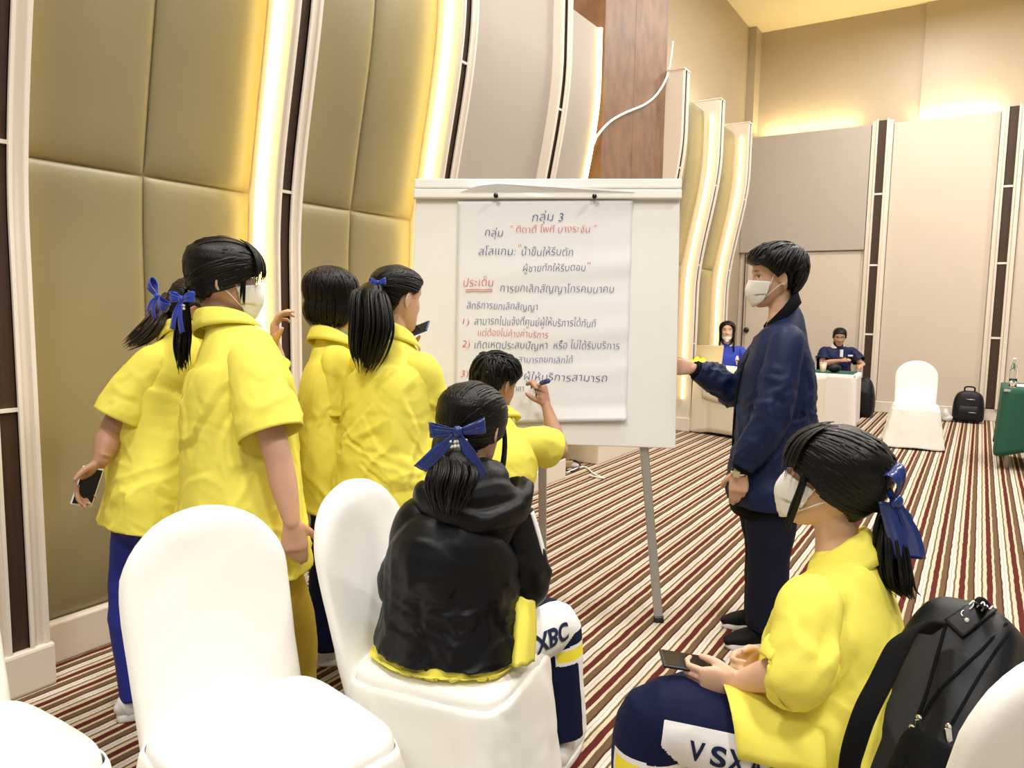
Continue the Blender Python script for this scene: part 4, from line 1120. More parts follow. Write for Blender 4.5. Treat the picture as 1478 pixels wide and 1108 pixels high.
def ponytail(p, e, kind='tied', tie=(0, -.115, -.03), tail=((0, -.135, -.10), (0, -.13, -.20), (.0, -.12, -.27)), tw=.030, ntail=46, seed=1, bangs=0, m='hair', off=.013, strands=120, sidelocks=(), tail_flare=1.0, world_tail=None, low=1.0):
    fr = p['head']; rs = np.random.RandomState(seed); tie = np.array(tie)
    mb = cap_mesh(kind, off)
    td = nrm(tie)
    strands = int(strands*2.6)
    for i in range(strands):       # combed strands from the hairline to the tie
        a = (i+rs.rand())/strands*2*math.pi
        zl = hairline(a, kind)+.004+rs.rand()*.006
        s0 = head_point(zl, a, False); up_ = rs.rand()
        if up_ < .55 and th_wrap(a) < 2.0:   # start higher on the crown too
            s0 = head_point(min(.094, zl+rs.rand()*.07), a, False)
        pth = slerp_path(s0, tie, 16, off-.0004+rs.rand()*.0013)
        pth[-3:] = pth[-3:]*.6+tie*.4
        side_ = np.cross(np.gradient(pth, axis=0), pth)
        lock(mb, pth, .0040+rs.rand()*.0030, .22, side=side_)
    for i in range(bangs*2):
        a = (rs.rand()-.5)*1.7; s0 = head_point(.085+rs.rand()*.012, a*.8, False)
        e0 = head_point(.028-rs.rand()*.03-abs(a)*.02, a+.12*(rs.rand()-.5), False)
        pth = slerp_path(s0, e0, 12, off+.004+rs.rand()*.004); pth[:, 1] += np.linspace(0, .008, 12)
        lock(mb, pth, .0035+rs.rand()*.003, .35, side=np.cross(np.gradient(pth, axis=0), pth))
    for pts, w, k in sidelocks:
        pts = cat_rom(np.array(pts, float), 6)
        for i in range(k):
            o = (rs.rand(3)-.5)*np.array([.010, .012, .004]); tt = np.linspace(0, 1, len(pts))[:, None]
            lock(mb, pts+o*(0.4+tt)+np.array([0, 0, -.02])*tt*(rs.rand()-.5), w*(.6+.6*rs.rand()), .5)
    W_ = MB(); W_.add(to_w(mb.verts(), fr), mb.f)
    # tail: hangs in the world
    tw0 = to_w([tie], fr)[0]
    C = np.vstack([[tw0], world_tail if world_tail is not None else to_w(tail, fr)])
    C = cat_rom(C, 6); n = len(C); t = np.linspace(0, 1, n)
    S = nrm(fr[1][0]); B = nrm(fr[1][1])
    W_.tube(C, np.stack([tw*(.55+.45*np.sin(np.pi*np.clip(t*1.2, 0, 1)))*np.clip(1.25-t, .12, 1), tw*.7*(.55+.45*np.sin(np.pi*np.clip(t*1.2, 0, 1)))*np.clip(1.25-t, .12, 1)], 1), side=S, seg=14)
    ntail = int(ntail*1.8)
    for i in range(ntail):
        a = rs.rand()*2*math.pi; rr = math.sqrt(rs.rand())
        sp = (np.sin(np.pi*np.clip(t*.75+.12, 0, 1)))[:, None]*tail_flare+.15
        o = (S*math.cos(a)*rr*tw+B*math.sin(a)*rr*tw*.75)
        ln = .80+.28*rs.rand(); k = max(6, int(n*min(1, ln)))
        pth = C[:k]+o*sp[:k]+np.outer(t[:k]**2, rs.normal(size=3)*.006)
        if ln > 1: pth = np.vstack([pth, pth[-1]+(pth[-1]-pth[-2])*.8])
        lock(W_, pth, .0032+rs.rand()*.0036, .6, tip=.25)
    return W_.obj('hair', M[m], e)
def bobhair(p, e, length=-.125, fringe=.25, seed=2, m='hair', part=.0, long=False, n=190, kind='bob', fl=1.0):
    fr = p['head']; rs = np.random.RandomState(seed)
    mb = cap_mesh(kind, .016, offfun=lambda t, z: .016+.010*np.clip(-z/.09, 0, 1))
    n = int(n*2.4)
    for i in range(n):
        a = (rs.rand()*2-1)*math.pi
        if abs(a) < 1.05 and rs.rand() > fringe: a = np.sign(a)*(1.05+rs.rand()*.5)
        crown = np.array([part+.01*rs.normal(), -.01+.02*rs.normal(), .1])
        e0 = head_point(-.02, a, False)
        pth = slerp_path(crown, e0, 12, .017+rs.rand()*.006)
        d = nrm([e0[0], e0[1]-.0, 0]); L = (length-rs.rand()*.02) if abs(a) > .9 else -.02
        low = [pth[-1]+np.array([0, 0, z_])+d*(.010*math.sin(u*3)*fl-.034*u*u*fl) for u, z_ in ((u, (L+.02)*u) for u in np.linspace(.15, 1, 8))]
        pth = np.vstack([pth, low]); sd_ = np.cross(np.gradient(pth, axis=0), np.vstack([pth[:12], [d]*8]))
        lock(mb, pth, .005+rs.rand()*.004, .35, side=sd_)
    W_ = MB(); W_.add(to_w(mb.verts(), fr), mb.f); return W_.obj('hair', M[m], e)
def shorthair(p, e, seed=3, m='hair', vol=.020, n=260):
    fr = p['head']; rs = np.random.RandomState(seed)
    mb = cap_mesh('man', vol*.55, offfun=lambda t, z: vol*(.35+.65*np.clip((z+.05)/.12, 0, 1)))
    n = int(n*2.2)
    for i in range(n):
        a = (rs.rand()*2-1)*math.pi
        zl = hairline(a, 'man'); z1 = zl+.002+rs.rand()*.06
        cr = np.array([.012, -.055, .085])+rs.normal(size=3)*.018
        e0 = head_point(min(z1, .09), a, False)
        s0 = cr*.45+e0*.55 if rs.rand() < .6 else cr
        pth = slerp_path(s0, e0, 10, vol*.8+rs.rand()*.006)
        pth *= (1+.10*np.sin(np.linspace(0, math.pi, 10))*rs.rand())[:, None]
        pth[-1] += nrm(pth[-1])*(rs.rand()*.008-.002)
        if abs(a) < .7: pth[-2:] += np.array([0, .006, -.004])
        lock(mb, pth, .0045+rs.rand()*.004, .4, side=np.cross(np.gradient(pth, axis=0), pth))
    W_ = MB(); W_.add(to_w(mb.verts(), fr), mb.f); return W_.obj('hair', M[m], e)
def facemask(p, e, chin=False):
    fr = p['head']; th = np.linspace(-1.25, 1.25, 41); zs = np.linspace(-.124, -.020, 17)
    dz = -.040 if chin else 0
    V = np.zeros((17, 41, 3))
    for i, z in enumerate(zs):
        for j, t in enumerate(th):
            zz = z if not chin else -.146+(z+.136)*.60
            zt = zz+ (.012*(1-abs(t)/1.25) if i > 12 and not chin else 0)-.020*(abs(t)/1.25)**2*(1 if i < 8 else -.2)*-1
            q = head_point(np.clip(zt, -.121, .05), t, False)
            o = .007+.024*math.exp(-(t/.45)**2)*math.exp(-((zt+.058)/.046)**2)*(0.4 if chin else 1)+.008*math.exp(-(t/.8)**2)
            c = np.array([0, -.01, zt]); V[i, j] = q+nrm(q-c)*o; V[i, j, 2] = zt+.0012*math.sin(i*2.1)
    mb = MB(); mb.add(to_w(V.reshape(-1, 3), fr), [(i*41+j, i*41+j+1, (i+1)*41+j+1, (i+1)*41+j) for i in range(16) for j in range(40)])
    o = solid(mb.obj('face_mask', M['mask'], e), .002, 1)
    for j, s in ((0, -1), (40, 1)):
        a, b = V[3, j], V[13, j]; l = MB()
        l.tube(to_w(cat_rom([a, [s*.081, .012, -.045], [s*.083, -.012, -.030], [s*.086, -.016, .005], [s*.082, -.002, .022], [s*.080, .02, .008], b], 5), fr), .0016, seg=6)
        l.obj('ear_loop', M['mask'], o)
    return o

# ---- ribbon bows
def bow(e, c, right, up, out, s=1.0, m='ribbon', tails=True, pearls=False, tilt=0.0, tail_len=.11, loopL=.075, width=.040, name='hair_bow', tail_dirs=((-.75, -1), (.35, -1))):
    c = np.asarray(c, float); out = nrm(out); right = nrm(np.asarray(right)-out*np.dot(right, out)); upv = np.cross(out, right)
    if np.dot(upv, up) < 0: upv = -upv
    right, upv = right*math.cos(tilt)+upv*math.sin(tilt), upv*math.cos(tilt)-right*math.sin(tilt)
    mb = MB()
    for sg in (-1, 1):
        rows = []
        for t in np.linspace(0, 1, 26):
            a = t*2*math.pi; r = loopL*s*(.5-.5*math.cos(a))**.75; h = .017*s*math.sin(a)*(.5-.5*math.cos(a))**.35
            w = width*s*(.32+.68*(.5-.5*math.cos(a))**.8)
            cpt = c+right*sg*r+out*(.008*s+h)+upv*(.010*s*(.5-.5*math.cos(a)))
            rows.append([cpt+upv*w*(k/6-.5)+out*.003*s*math.cos(k*2.2+sg)*(1-abs(k/3-1)*.3) for k in range(7)])
        mb.grid(np.array(rows))
    if tails:
        for sg, (dx, dz) in zip((-1, 1), tail_dirs):
            rows = []; d = nrm(right*dx+upv*dz); x = np.cross(d, out)
            for t in np.linspace(0, 1, 16):
                w = width*.85*s*(.35+.65*min(1, t*2.2)); cpt = c+d*t*tail_len*s+out*(.010*s+.012*s*math.sin(t*2.6))
                rows.append([cpt+x*w*(k/5-.5)+out*.003*math.sin(k*1.9+t*3)+(d*.010*s*(k/5-.5) if t == 1 else 0) for k in range(6)])
            mb.grid(np.array(rows))
    o = solid(mb.obj(name, M[m], e), .0014, 0)
    k = MB(); k.ball(c+out*.012*s, np.array([.013, .015, .010])*s, (right, upv, out), 14, 10); k.obj('knot', M[m], o)
    if pearls:
        q = MB()
        for i in range(5):
            for j in range(2): q.ball(c-upv*(.022+.011*j)*s+right*(i-2)*.0085*s+out*(.012+.002*math.cos(i))*s, .0048*s, None, 10, 7)
        q.obj('pearl_clasp', M['pearl'], o)
    return o
def phone(name, c, longd, normal, label, w=.073, L=.152, m='black', scr='glassblack'):
    """normal points out of the screen"""
    y = nrm(longd); n = nrm(np.asarray(normal)-y*np.dot(normal, y)); x = np.cross(y, n); c = np.asarray(c, float)
    e = empty(name, c, label, 'phone')
    b = MB().obox(c, (x, y, n), (w/2, L/2, .0042)).obj('phone_body', M[m], e, smooth=False); bevel(b, .004, 3)
    MB().obox(c+n*.0044, (x, y, n), (w/2-.004, L/2-.006, .0004)).obj('screen', M[scr], e, smooth=False)
    q = MB(); q.obox(c-n*.005+y*(L/2-.024)+x*(w/2-.022), (x, y, n), (.014, .015, .0012)); bevel(q.obj('camera_bump', M['glassblack'], e, smooth=False), .001)
    return e
def mk(x, y, D): return P(x, y, D)
def rng_hip(p, w=.085):
    """hips from the pelvis and the facing direction"""
    f = nrm(p['face']*np.array([1, 1, 0])); x = np.cross(f, UP); p.setdefault('hipR', p['pelvis']+x*w-UP*.05); p.setdefault('hipL', p['pelvis']-x*w-UP*.05)
# ------------------------------------------------------------------ people
POLO = M['yellow']
def striped(name, base, stripe, thr, extra=None, rough=.7, bump=.1):
    m = mat(name, base, rough, bump=bump, bscale=800)
    mix_by_attr(m, 'side', [(0, base), (thr, stripe)]+(extra or [])); return m
BLUEYEL = striped('royal_blue_track_trousers', (.006, .020, .26), (.56, .40, .045), .86, [(.985, (.56, .40, .045))])
NAVY = mat('navy_track_trousers', (.005, .008, .036), .7, bump=.1, bscale=700, spec=.15)

def person(name_base, label, c):
    return empty('person', c, label, 'person')

# --- girl with glasses, standing nearest on the left (seen from behind, turned right)
D0 = 2.42
p = dict(face=hdir(.86, .5), build=1.26, limb=1.12, skin=(.62, .36, .24))
p['pelvis'] = mk(348, 722, D0); p['chest'] = mk(345, 560, D0); p['neck'] = mk(326, 468, D0+.0)
p['shR'] = mk(362, 520, D0-.16); p['shL'] = mk(330, 505, D0+.17)
p['elR'] = mk(400, 655, D0-.22); p['wrR'] = mk(421, 752, D0-.22)
p['elL'] = mk(405, 560, D0+.30); p['wrL'] = mk(396, 500, D0+.34)
rng_hip(p, .09)
p['knR'] = mk(415, 900, D0-.02); p['anR'] = at_z(425, 1068, .07); p['knL'] = mk(330, 890, D0+.12); p['anL'] = mk(325, 1040, D0+.10); p['anL'][2] = .075
p['toeR'] = p['toeL'] = hdir(.9, .3)
p['head'] = frame(mk(322, 400, D0), hdir(.90, .42, -.10), s=1.07)
p['handR'] = dict(d=hdir(.10, .05, -1), n=hdir(-.2, .9, 0), side=hdir(1, .2, 0), curl=(.45, .5, .55, .6))
p['handL'] = dict(d=hdir(.05, -.1, 1), n=hdir(.85, .1, .1), side=hdir(-.1, -.9, .2), curl=(.55, .65, .75, .85), thumb=(.6, .4), spread=.12)
eB = person('B', 'person in yellow polo with glasses and white mask standing nearest, left fist raised', (p['pelvis'][0], p['pelvis'][1], 0))
build_body(p, eB)
p['hemdir'] = -UP
shirt(p, eB, POLO, loose=.045, hem=.20, sleeve=.80, sleeve_r=.098, seed=1, amp=.008, flare=.03)
collar(p, eB, POLO, fwd=p['face'], r0=.068, h=.036)
na = leg_attr(p, {'R': (hdir(.94, -.36), hdir(.94, -.36)), 'L': (hdir(0, 1), hdir(0, 1))})
trousers(p, eB, BLUEYEL, rthigh=.110, rknee=.088, rank=.080, seed=3, attrs=dict(side=lambda co: na(co)[1]*.5+.5))
shoe(p, eB, 'R', M['white'], M['rubber']); shoe(p, eB, 'L', M['white'], M['rubber'])
tieB = np.array([-.010, -.108, -.048])
ponytail(p, eB, 'loose', tie=tieB, world_tail=[mk(264, 470, D0-.02), mk(262, 500, D0-.03), mk(264, 530, D0-.03)], tw=.030, seed=11, bangs=14, off=.020,
         sidelocks=[([(.072, .055, .035), (.080, .052, -.02), (.078, .055, -.075)], .004, 5)])
ob = to_w([tieB], p['head'])[0]
bow(eB, mk(266, 432, D0-.11), RH*-.9-FH*.3, UP, -FH*.85-RH*.5, s=.86, m='ribbon', pearls=True, tail_dirs=((-.05, -1), (.45, -1)), tail_len=.12, loopL=.062)
facemask(p, eB)
g = MB()      # thin spectacles
fr = p['head']
for s in (-1, 1):
    g.tube(to_w([(s*(.033+.021*math.cos(t)), .098, .002+.018*math.sin(t)) for t in np.linspace(0, 2*math.pi, 22)], fr), .0013, seg=6)
    g.tube(to_w([(s*.054, .097, .006), (s*.074, .07, .007), (s*.082, .0, .006)], fr), .0013, seg=6)
g.tube(to_w([(-.012, .100, .004), (.012, .100, .004)], fr), .0013, seg=6)
g.obj('glasses', M['chrome'], eB)

# --- girl behind her, against the gold wall, bent to the right
D0 = 2.66
p = dict(face=hdir(.75, .65), build=1.02, limb=1.15, skin=(.44, .235, .145))
p['pelvis'] = mk(218, 706, D0); p['chest'] = mk(241, 560, D0+.02); p['neck'] = mk(268, 486, D0+.05)
p['shL'] = mk(222, 520, D0-.05); p['shR'] = mk(300, 530, D0+.05)
p['elL'] = mk(160, 625, D0-.10); p['wrL'] = mk(146, 664, D0-.17); p['elR'] = mk(320, 620, D0+.1); p['wrR'] = mk(330, 680, D0+.2)
rng_hip(p, .085)
p['knL'] = mk(192, 880, D0); p['anL'] = mk(208, 1014, D0+.0); p['knR'] = mk(265, 870, D0+.15); p['anR'] = mk(270, 1000, D0+.15)
p['anL'][2] = .075; p['anR'][2] = .075
p['toeR'] = p['toeL'] = hdir(.8, .6)
p['head'] = frame(mk(282, 448, D0+.07), hdir(.85, .4, -.5), s=1.0)
p['handL'] = dict(d=hdir(-.50, -.15, -.75), n=hdir(.55, -.35, -.55), side=hdir(-.8, .2, .3), curl=(.5, .55, .6, .65), thumb=(.8, .2))
p['handR'] = dict(d=hdir(.3, .3, -1), n=hdir(-.2, .9, 0), side=hdir(1, .2, 0))
eA = person('A', 'person in yellow by the gold wall, mostly hidden, holding a phone low behind the back', (p['pelvis'][0], p['pelvis'][1], 0))
build_body(p, eA)
shirt(p, eA, POLO, loose=.028, hem=.13, sleeve=.80, sleeve_r=.086, seed=5, amp=.007, flare=.008)
collar(p, eA, POLO, fwd=p['face'])
na2 = leg_attr(p, {'R': (hdir(1, -.2), hdir(1, -.2)), 'L': (hdir(.95, -.4), hdir(.95, -.4))})
trousers(p, eA, BLUEYEL, rthigh=.10, rknee=.080, rank=.075, seed=6, attrs=dict(side=lambda co: na2(co)[1]*.5+.47))
shoe(p, eA, 'L', M['white'], M['rubber']); shoe(p, eA, 'R', M['white'], M['rubber'])
tA = np.array([-.03, -.108, .0])
ponytail(p, eA, 'tied', tie=tA, world_tail=[mk(226, 462, D0-.02), mk(206, 484, D0-.03), mk(186, 497, D0-.03)], tw=.042, seed=12, m='hairbrown')
bow(eA, mk(231, 428, D0-.06), RH*-.8-FH*.4+UP*.35, UP, -FH*.8-RH*.6, s=.95, m='ribbon', tail_dirs=((-.6, -1), (.1, -1)), tail_len=.085)
phone('smartphone', p['wrL']+hdir(-.6, -.2, -.75)*.085+hdir(.55, -.35, -.55)*.028, hdir(-.28, -.1, -.9), hdir(.60, -.75, -.1), 'white edged phone held behind the back by the gold wall', m='white', L=.135, w=.066)

# --- bob haired girl with a mask
D0 = 3.08
p = dict(face=hdir(.84, .54), build=.98)
p['pelvis'] = mk(478, 655, D0); p['chest'] = mk(480, 555, D0); p['neck'] = mk(478, 490, D0)
p['shR'] = mk(488, 520, D0-.12); p['shL'] = mk(482, 512, D0+.16)
p['elR'] = mk(500, 610, D0-.10); p['wrR'] = mk(560, 600, D0+.1); p['elL'] = mk(500, 600, D0+.25); p['wrL'] = mk(560, 590, D0+.3)
rng_hip(p, .085)
p['knR'] = mk(478, 785, D0-.03); p['anR'] = mk(472, 920, D0-.02); p['knL'] = mk(485, 780, D0+.12); p['anL'] = mk(490, 905, D0+.14); p['anR'][2] = p['anL'][2] = .075
p['toeR'] = p['toeL'] = hdir(.85, .2)
p['head'] = frame(mk(478, 428, D0), hdir(.90, .42, -.06), s=1.02)
p['handR'] = dict(d=hdir(.8, .5, .1), n=hdir(-.5, .8, 0), side=UP); p['handL'] = dict(d=hdir(.8, .5, .1), n=hdir(.5, -.8, 0), side=UP)
eC = person('C', 'person in yellow polo and white mask standing just right of the raised fist, no bow', (p['pelvis'][0], p['pelvis'][1], 0))
build_body(p, eC, .005)
p['hemdir'] = -UP
shirt(p, eC, POLO, loose=.035, hem=.20, sleeve=.85, sleeve_r=.082, seed=8, amp=.008, flare=.03)
collar(p, eC, POLO, fwd=p['face'])
trousers(p, eC, NAVY, rthigh=.10, rknee=.085, rank=.082, seed=9)
shoe(p, eC, 'R', M['white'], M['rubber']); shoe(p, eC, 'L', M['white'], M['rubber'])
bobhair(p, eC, length=-.105, seed=21); facemask(p, eC)

# --- girl with the long ponytail watching the board
D0 = 2.84
p = dict(face=hdir(.60, .80), build=1.10)
p['pelvis'] = mk(562, 690, D0); p['chest'] = mk(566, 560, D0); p['neck'] = mk(568, 487, D0+.02)
p['shR'] = mk(610, 530, D0-.07); p['shL'] = mk(528, 520, D0+.10)
p['elR'] = mk(624, 606, D0-.0); p['wrR'] = mk(616, 634, D0+.17); p['elL'] = mk(540, 560, D0+.42); p['wrL'] = mk(580, 502, D0+.42)
rng_hip(p, .085)
p['knR'] = mk(575, 830, D0+.05); p['anR'] = mk(575, 960, D0+.1); p['knL'] = mk(535, 825, D0+.12); p['anL'] = mk(540, 950, D0+.12); p['anR'][2] = p['anL'][2] = .075
p['toeR'] = p['toeL'] = hdir(.4, .85)
p['head'] = frame(mk(573, 428, D0+.02), hdir(.70, .70, -.12), s=1.02)
p['handL'] = dict(d=hdir(.3, -.1, .9), n=hdir(.1, -.6, .3), side=hdir(.8, -.4, 0), curl=(.5, .55, .6, .6)); p['handR'] = dict(d=hdir(-.25, .5, -.6), n=hdir(-.6, .2, .5), side=hdir(.2, -.5, .7), curl=(.5, .55, .6, .6))
eD = person('D', 'person in yellow polo standing nearest the flip chart, blue bow tied high, phone held up', (p['pelvis'][0], p['pelvis'][1], 0))
build_body(p, eD, .005)
p['hemdir'] = -UP
shirt(p, eD, POLO, loose=.042, hem=.20, sleeve=1.02, sleeve_r=.080, seed=14, amp=.009, flare=.03)
collar(p, eD, POLO, fwd=p['face'])
trousers(p, eD, NAVY, rthigh=.10, rknee=.085, rank=.082, seed=15)
shoe(p, eD, 'R', M['white'], M['rubber']); shoe(p, eD, 'L', M['white'], M['rubber'])
ponytail(p, eD, 'tied', tie=(0, -.116, .018), world_tail=[mk(533, 428, D0-.13), mk(535, 470, D0-.15), mk(530, 505, D0-.15), mk(527, 530, D0-.14)], tw=.066, ntail=90, seed=31, off=.015, tail_flare=1.35)
bow(eD, mk(547, 408, D0-.14), RH*.95-FH*.2, UP, -FH*.9-RH*.4, s=.62, m='ribbon', tail_dirs=((-.42, -1), (.25, -1)), tail_len=.25, loopL=.05)
bow_ = mk(597, 478, D0+.36)
phone('smartphone', bow_, hdir(.55, -.2, .22), hdir(-.35, -.5, .8), 'blue edged phone held up in front of the face, left of the flip chart', m='navyribbon')
phone('smartphone', mk(609, 616, D0+.10), hdir(-.28, -.1, .9), hdir(-.7, -.65, .05), 'dark phone held low, close to the head of the person in black', m='chrome', L=.14)

# --- boy kneeling at the board and writing
D0 = 3.17
p = dict(face=hdir(.30, .95), build=1.0, skin=(.46, .245, .15), limb=.98)
p['pelvis'] = mk(690, 780, D0-.05); p['chest'] = mk(716, 668, D0-.02); p['neck'] = mk(716, 602, D0+.05)
p['shR'] = mk(762, 636, D0-.02); p['shL'] = mk(672, 640, D0+.06)
p['elR'] = mk(809, 652, D0+.12); p['wrR'] = mk(788, 584, D0+.22); p['elL'] = mk(655, 720, D0+.1); p['wrL'] = mk(680, 760, D0+.3)
p['hipR'] = p['pelvis']+hdir(1, 0)*.085-UP*.04; p['hipL'] = p['pelvis']-hdir(1, 0)*.085-UP*.04
p['knR'] = p['hipR']+hdir(-.12, .55)*.38; p['knL'] = p['hipL']+hdir(.1, .55)*.38
p['knR'][2] = .09; p['knL'][2] = .09
p['anR'] = p['knR']-hdir(.0, .9)*.36; p['anR'][2] = .09; p['anL'] = p['knL']-hdir(.1, .9)*.36; p['anL'][2] = .09
p['toeR'] = hdir(.3, .9); p['toeL'] = hdir(.3, .9)
p['head'] = frame(mk(716, 552, D0+.06), hdir(.66, .66, -.30), s=1.0)
p['handR'] = dict(d=hdir(-.33, .12, 1), n=hdir(-.62, .65, 0), side=hdir(-.55, -.65, .3), curl=(.75, .85, .95, 1.05), thumb=(.55, .55))
p['handL'] = dict(d=hdir(.3, .6, -.2), n=-UP, side=hdir(1, 0))
eE = person('E', 'person in yellow polo crouching and writing on the sheet with a marker', (p['pelvis'][0], p['pelvis'][1], 0))
build_body(p, eE)
shirt(p, eE, POLO, loose=.04, hem=.12, sleeve=.66, sleeve_r=.088, seed=18, amp=.009, flare=.02)
collar(p, eE, POLO, fwd=p['face'])
trousers(p, eE, NAVY, seed=19)
shoe(p, eE, 'R', M['white'], M['rubber']); shoe(p, eE, 'L', M['white'], M['rubber'])
shorthair(p, eE, seed=41, vol=.026)
tipE = on_board(768, 557, .011); tailE = mk(791, 549.5, 3.22)
pe = empty('marker_pen', tipE, 'white marker with a dark blue cap end in the hand of the person writing', 'marker')
ax = nrm(tailE-tipE); LP = np.linalg.norm(tailE-tipE)
MB().tube([tipE, tipE+ax*.012], [.002, .004], seg=10).obj('nib', M['inkblue'], pe)
MB().tube([tipE+ax*.011, tipE+ax*.022, tipE+ax*LP*.62], [.006, .0105, .0105], seg=16).obj('barrel', M['white'], pe)
MB().tube([tipE+ax*LP*.62, tipE+ax*LP], [.0112, .0112], seg=16, round_ends=False).obj('cap', M['inkblue'], pe)

# --- man in the navy bomber jacket
D0 = 3.36
p = dict(face=hdir(-.98, .12), build=1.16, ctilt=.07, limb=1.05, skin=(.66, .40, .27))
p['pelvis'] = mk(1108, 702, D0); p['chest'] = mk(1122, 545, D0); p['neck'] = mk(1128, 455, D0)
p['shL'] = mk(1136, 490, D0-.20); p['shR'] = mk(1116, 487, D0+.20)
p['elL'] = mk(1112, 607, D0-.24); p['wrL'] = mk(1069, 678, D0-.20)
p['elR'] = mk(1068, 566, D0+.26); p['wrR'] = mk(1001, 532, D0+.20)
rng_hip(p, .09)
p['knL'] = mk(1112, 790, D0-.10); p['anL'] = mk(1104, 903, D0-.08); p['knR'] = mk(1106, 785, D0+.10); p['anR'] = mk(1100, 880, D0+.10)
p['anL'][2] = p['anR'][2] = .08
p['toeL'] = hdir(-1, -.12); p['toeR'] = hdir(-1, .1)
p['head'] = frame(mk(1119, 398, D0), hdir(-.99, .10, -.10), s=1.08)
p['handL'] = dict(d=hdir(-.06, .02, -1), n=hdir(.15, .95, 0), side=hdir(-1, .1, 0), curl=(.4, .45, .5, .55), s=1.06)
p['handR'] = dict(d=hdir(-1, .02, .12), n=hdir(-.1, .95, -.2), side=UP, curl=(.35, .5, .7, .85), thumb=(.4, .5), s=1.04)
eH = person('H', 'person in navy bomber jacket and mask standing with one hand on the flip chart', (p['pelvis'][0], p['pelvis'][1], 0))
build_body(p, eH)
p['hemdir'] = -UP
shirt(p, eH, M['navycloth'], loose=.045, hem=.06, long=True, seed=22, amp=.010, flare=-.012, hemcut=True, name='bomber_jacket', fold_scale=8)
collar(p, eH, M['blackrib'], fwd=p['face'], tall=1, r0=.070, h=.032, gap=.40, name='ribbed_collar')
m = MB(); s0 = nrm(p['hipR']-p['hipL'])
pl = p['pelvis']
m.tube([pl-UP*.055, pl-UP*.09, pl-UP*.115], [(.207, .163), (.205, .161), (.200, .156)], side=s0, seg=60, expo=2.35, caps=False); solid(m.obj('ribbed_hem', M['blackrib'], eH), .005)
for sd in 'LR':
    w_, q_ = p['wr'+sd], p['el'+sd]; a_ = nrm(w_-q_)
    m = MB(); m.tube([w_-a_*.055, w_-a_*.02, w_+a_*.004], [.050, .040, .036], seg=30, caps=False); solid(m.obj('ribbed_cuff', M['blackrib'], eH), .005)
zp = [p['neck']-UP*.10+p['face']*.10, p['chest']+p['face']*.165, p['pelvis']*.5+p['chest']*.5+p['face']*.172, p['pelvis']-UP*.09+p['face']*.150]
m = MB(); m.tube(cat_rom(np.array(zp), 8), .006, seg=8); m.obj('front_zip', M['blackrib'], eH)
trousers(p, eH, M['trouser'], rthigh=.116, rknee=.094, rank=.084, amp=.006, seed=24)
shoe(p, eH, 'L', M['shoeblack'], M['rubber']); shoe(p, eH, 'R', M['shoeblack'], M['rubber'])
shorthair(p, eH, seed=43, vol=.033, n=380); facemask(p, eH)
# wrist watch
w_ = p['wrL']+nrm(p['wrL']-p['elL'])*.016; a_ = p['handL']['d']
m = MB(); m.tube([w_-a_*.009, w_+a_*.009], np.array([[.0305, .0245]]*2), side=hdir(-1, .1), seg=30, caps=False)
wt = solid(m.obj('wrist_watch', M['chrome'], eH), .003, 1)
q = w_+hdir(-.55, -.85)*.029
MB().obox(q, (hdir(-.85, .55), a_, hdir(-.55, -.85)), (.013, .013, .004)).obj('watch_face', M['gold_lid'], wt, smooth=False)

# --- girl in the black jacket, seated in the middle
D0 = 2.10
p = dict(face=hdir(.42, .90), build=.98)
p['pelvis'] = mk(645, 930, D0+.02); p['chest'] = mk(656, 800, D0); p['neck'] = mk(682, 702, D0+.03)
p['shL'] = mk(606, 748, D0+.00); p['shR'] = mk(733, 738, D0+.09)
p['elL'] = mk(590, 850, D0+.10); p['wrL'] = mk(680, 900, D0+.36); p['elR'] = mk(758, 838, D0+.10); p['wrR'] = mk(735, 850, D0+.36)
p['hipR'] = p['pelvis']+hdir(.9, -.2)*.085-UP*.04; p['hipL'] = p['pelvis']-hdir(.9, -.4)*.085-UP*.04
p['knR'] = mk(797, 905, D0+.30); p['anR'] = mk(812, 1050, D0+.31); p['knL'] = mk(735, 890, D0+.45); p['anL'] = mk(745, 1020, D0+.42)
p['anR'][2] = .11; p['anL'][2] = .11
p['toeR'] = hdir(.35, .9); p['toeL'] = hdir(.3, .9)
p['head'] = frame(mk(681, 612, D0+.05), hdir(.42, .88, -.18), s=1.03)
p['handL'] = dict(d=hdir(.8, .4, 0), n=-UP, side=hdir(0, 1)); p['handR'] = dict(d=hdir(-.3, .8, 0), n=-UP, side=hdir(-1, 0))
eF = person('F', 'person in black hooded jacket sitting with back to the camera, navy bow in hair', (p['pelvis'][0], p['pelvis'][1], 0))
build_body(p, eF)
p['sleeve_k'] = 1.02; p['loosewaist'] = .030
p['hemdir'] = nrm(p['pelvis']-p['chest'])
shirt(p, eF, POLO, loose=.040, hem=.07, sleeve=.5, sleeve_r=.06, seed=26, amp=.006, flare=.012, name='polo_shirt', hemcut=False, close_bottom=True, zmin=.476)
q = dict(p); q['loosewaist'] = .058
shirt(q, eF, M['blackcloth'], loose=.052, hem=.030, long=True, seed=27, amp=.010, flare=-.02, name='hooded_jacket', fold_scale=7, zmin=.495)
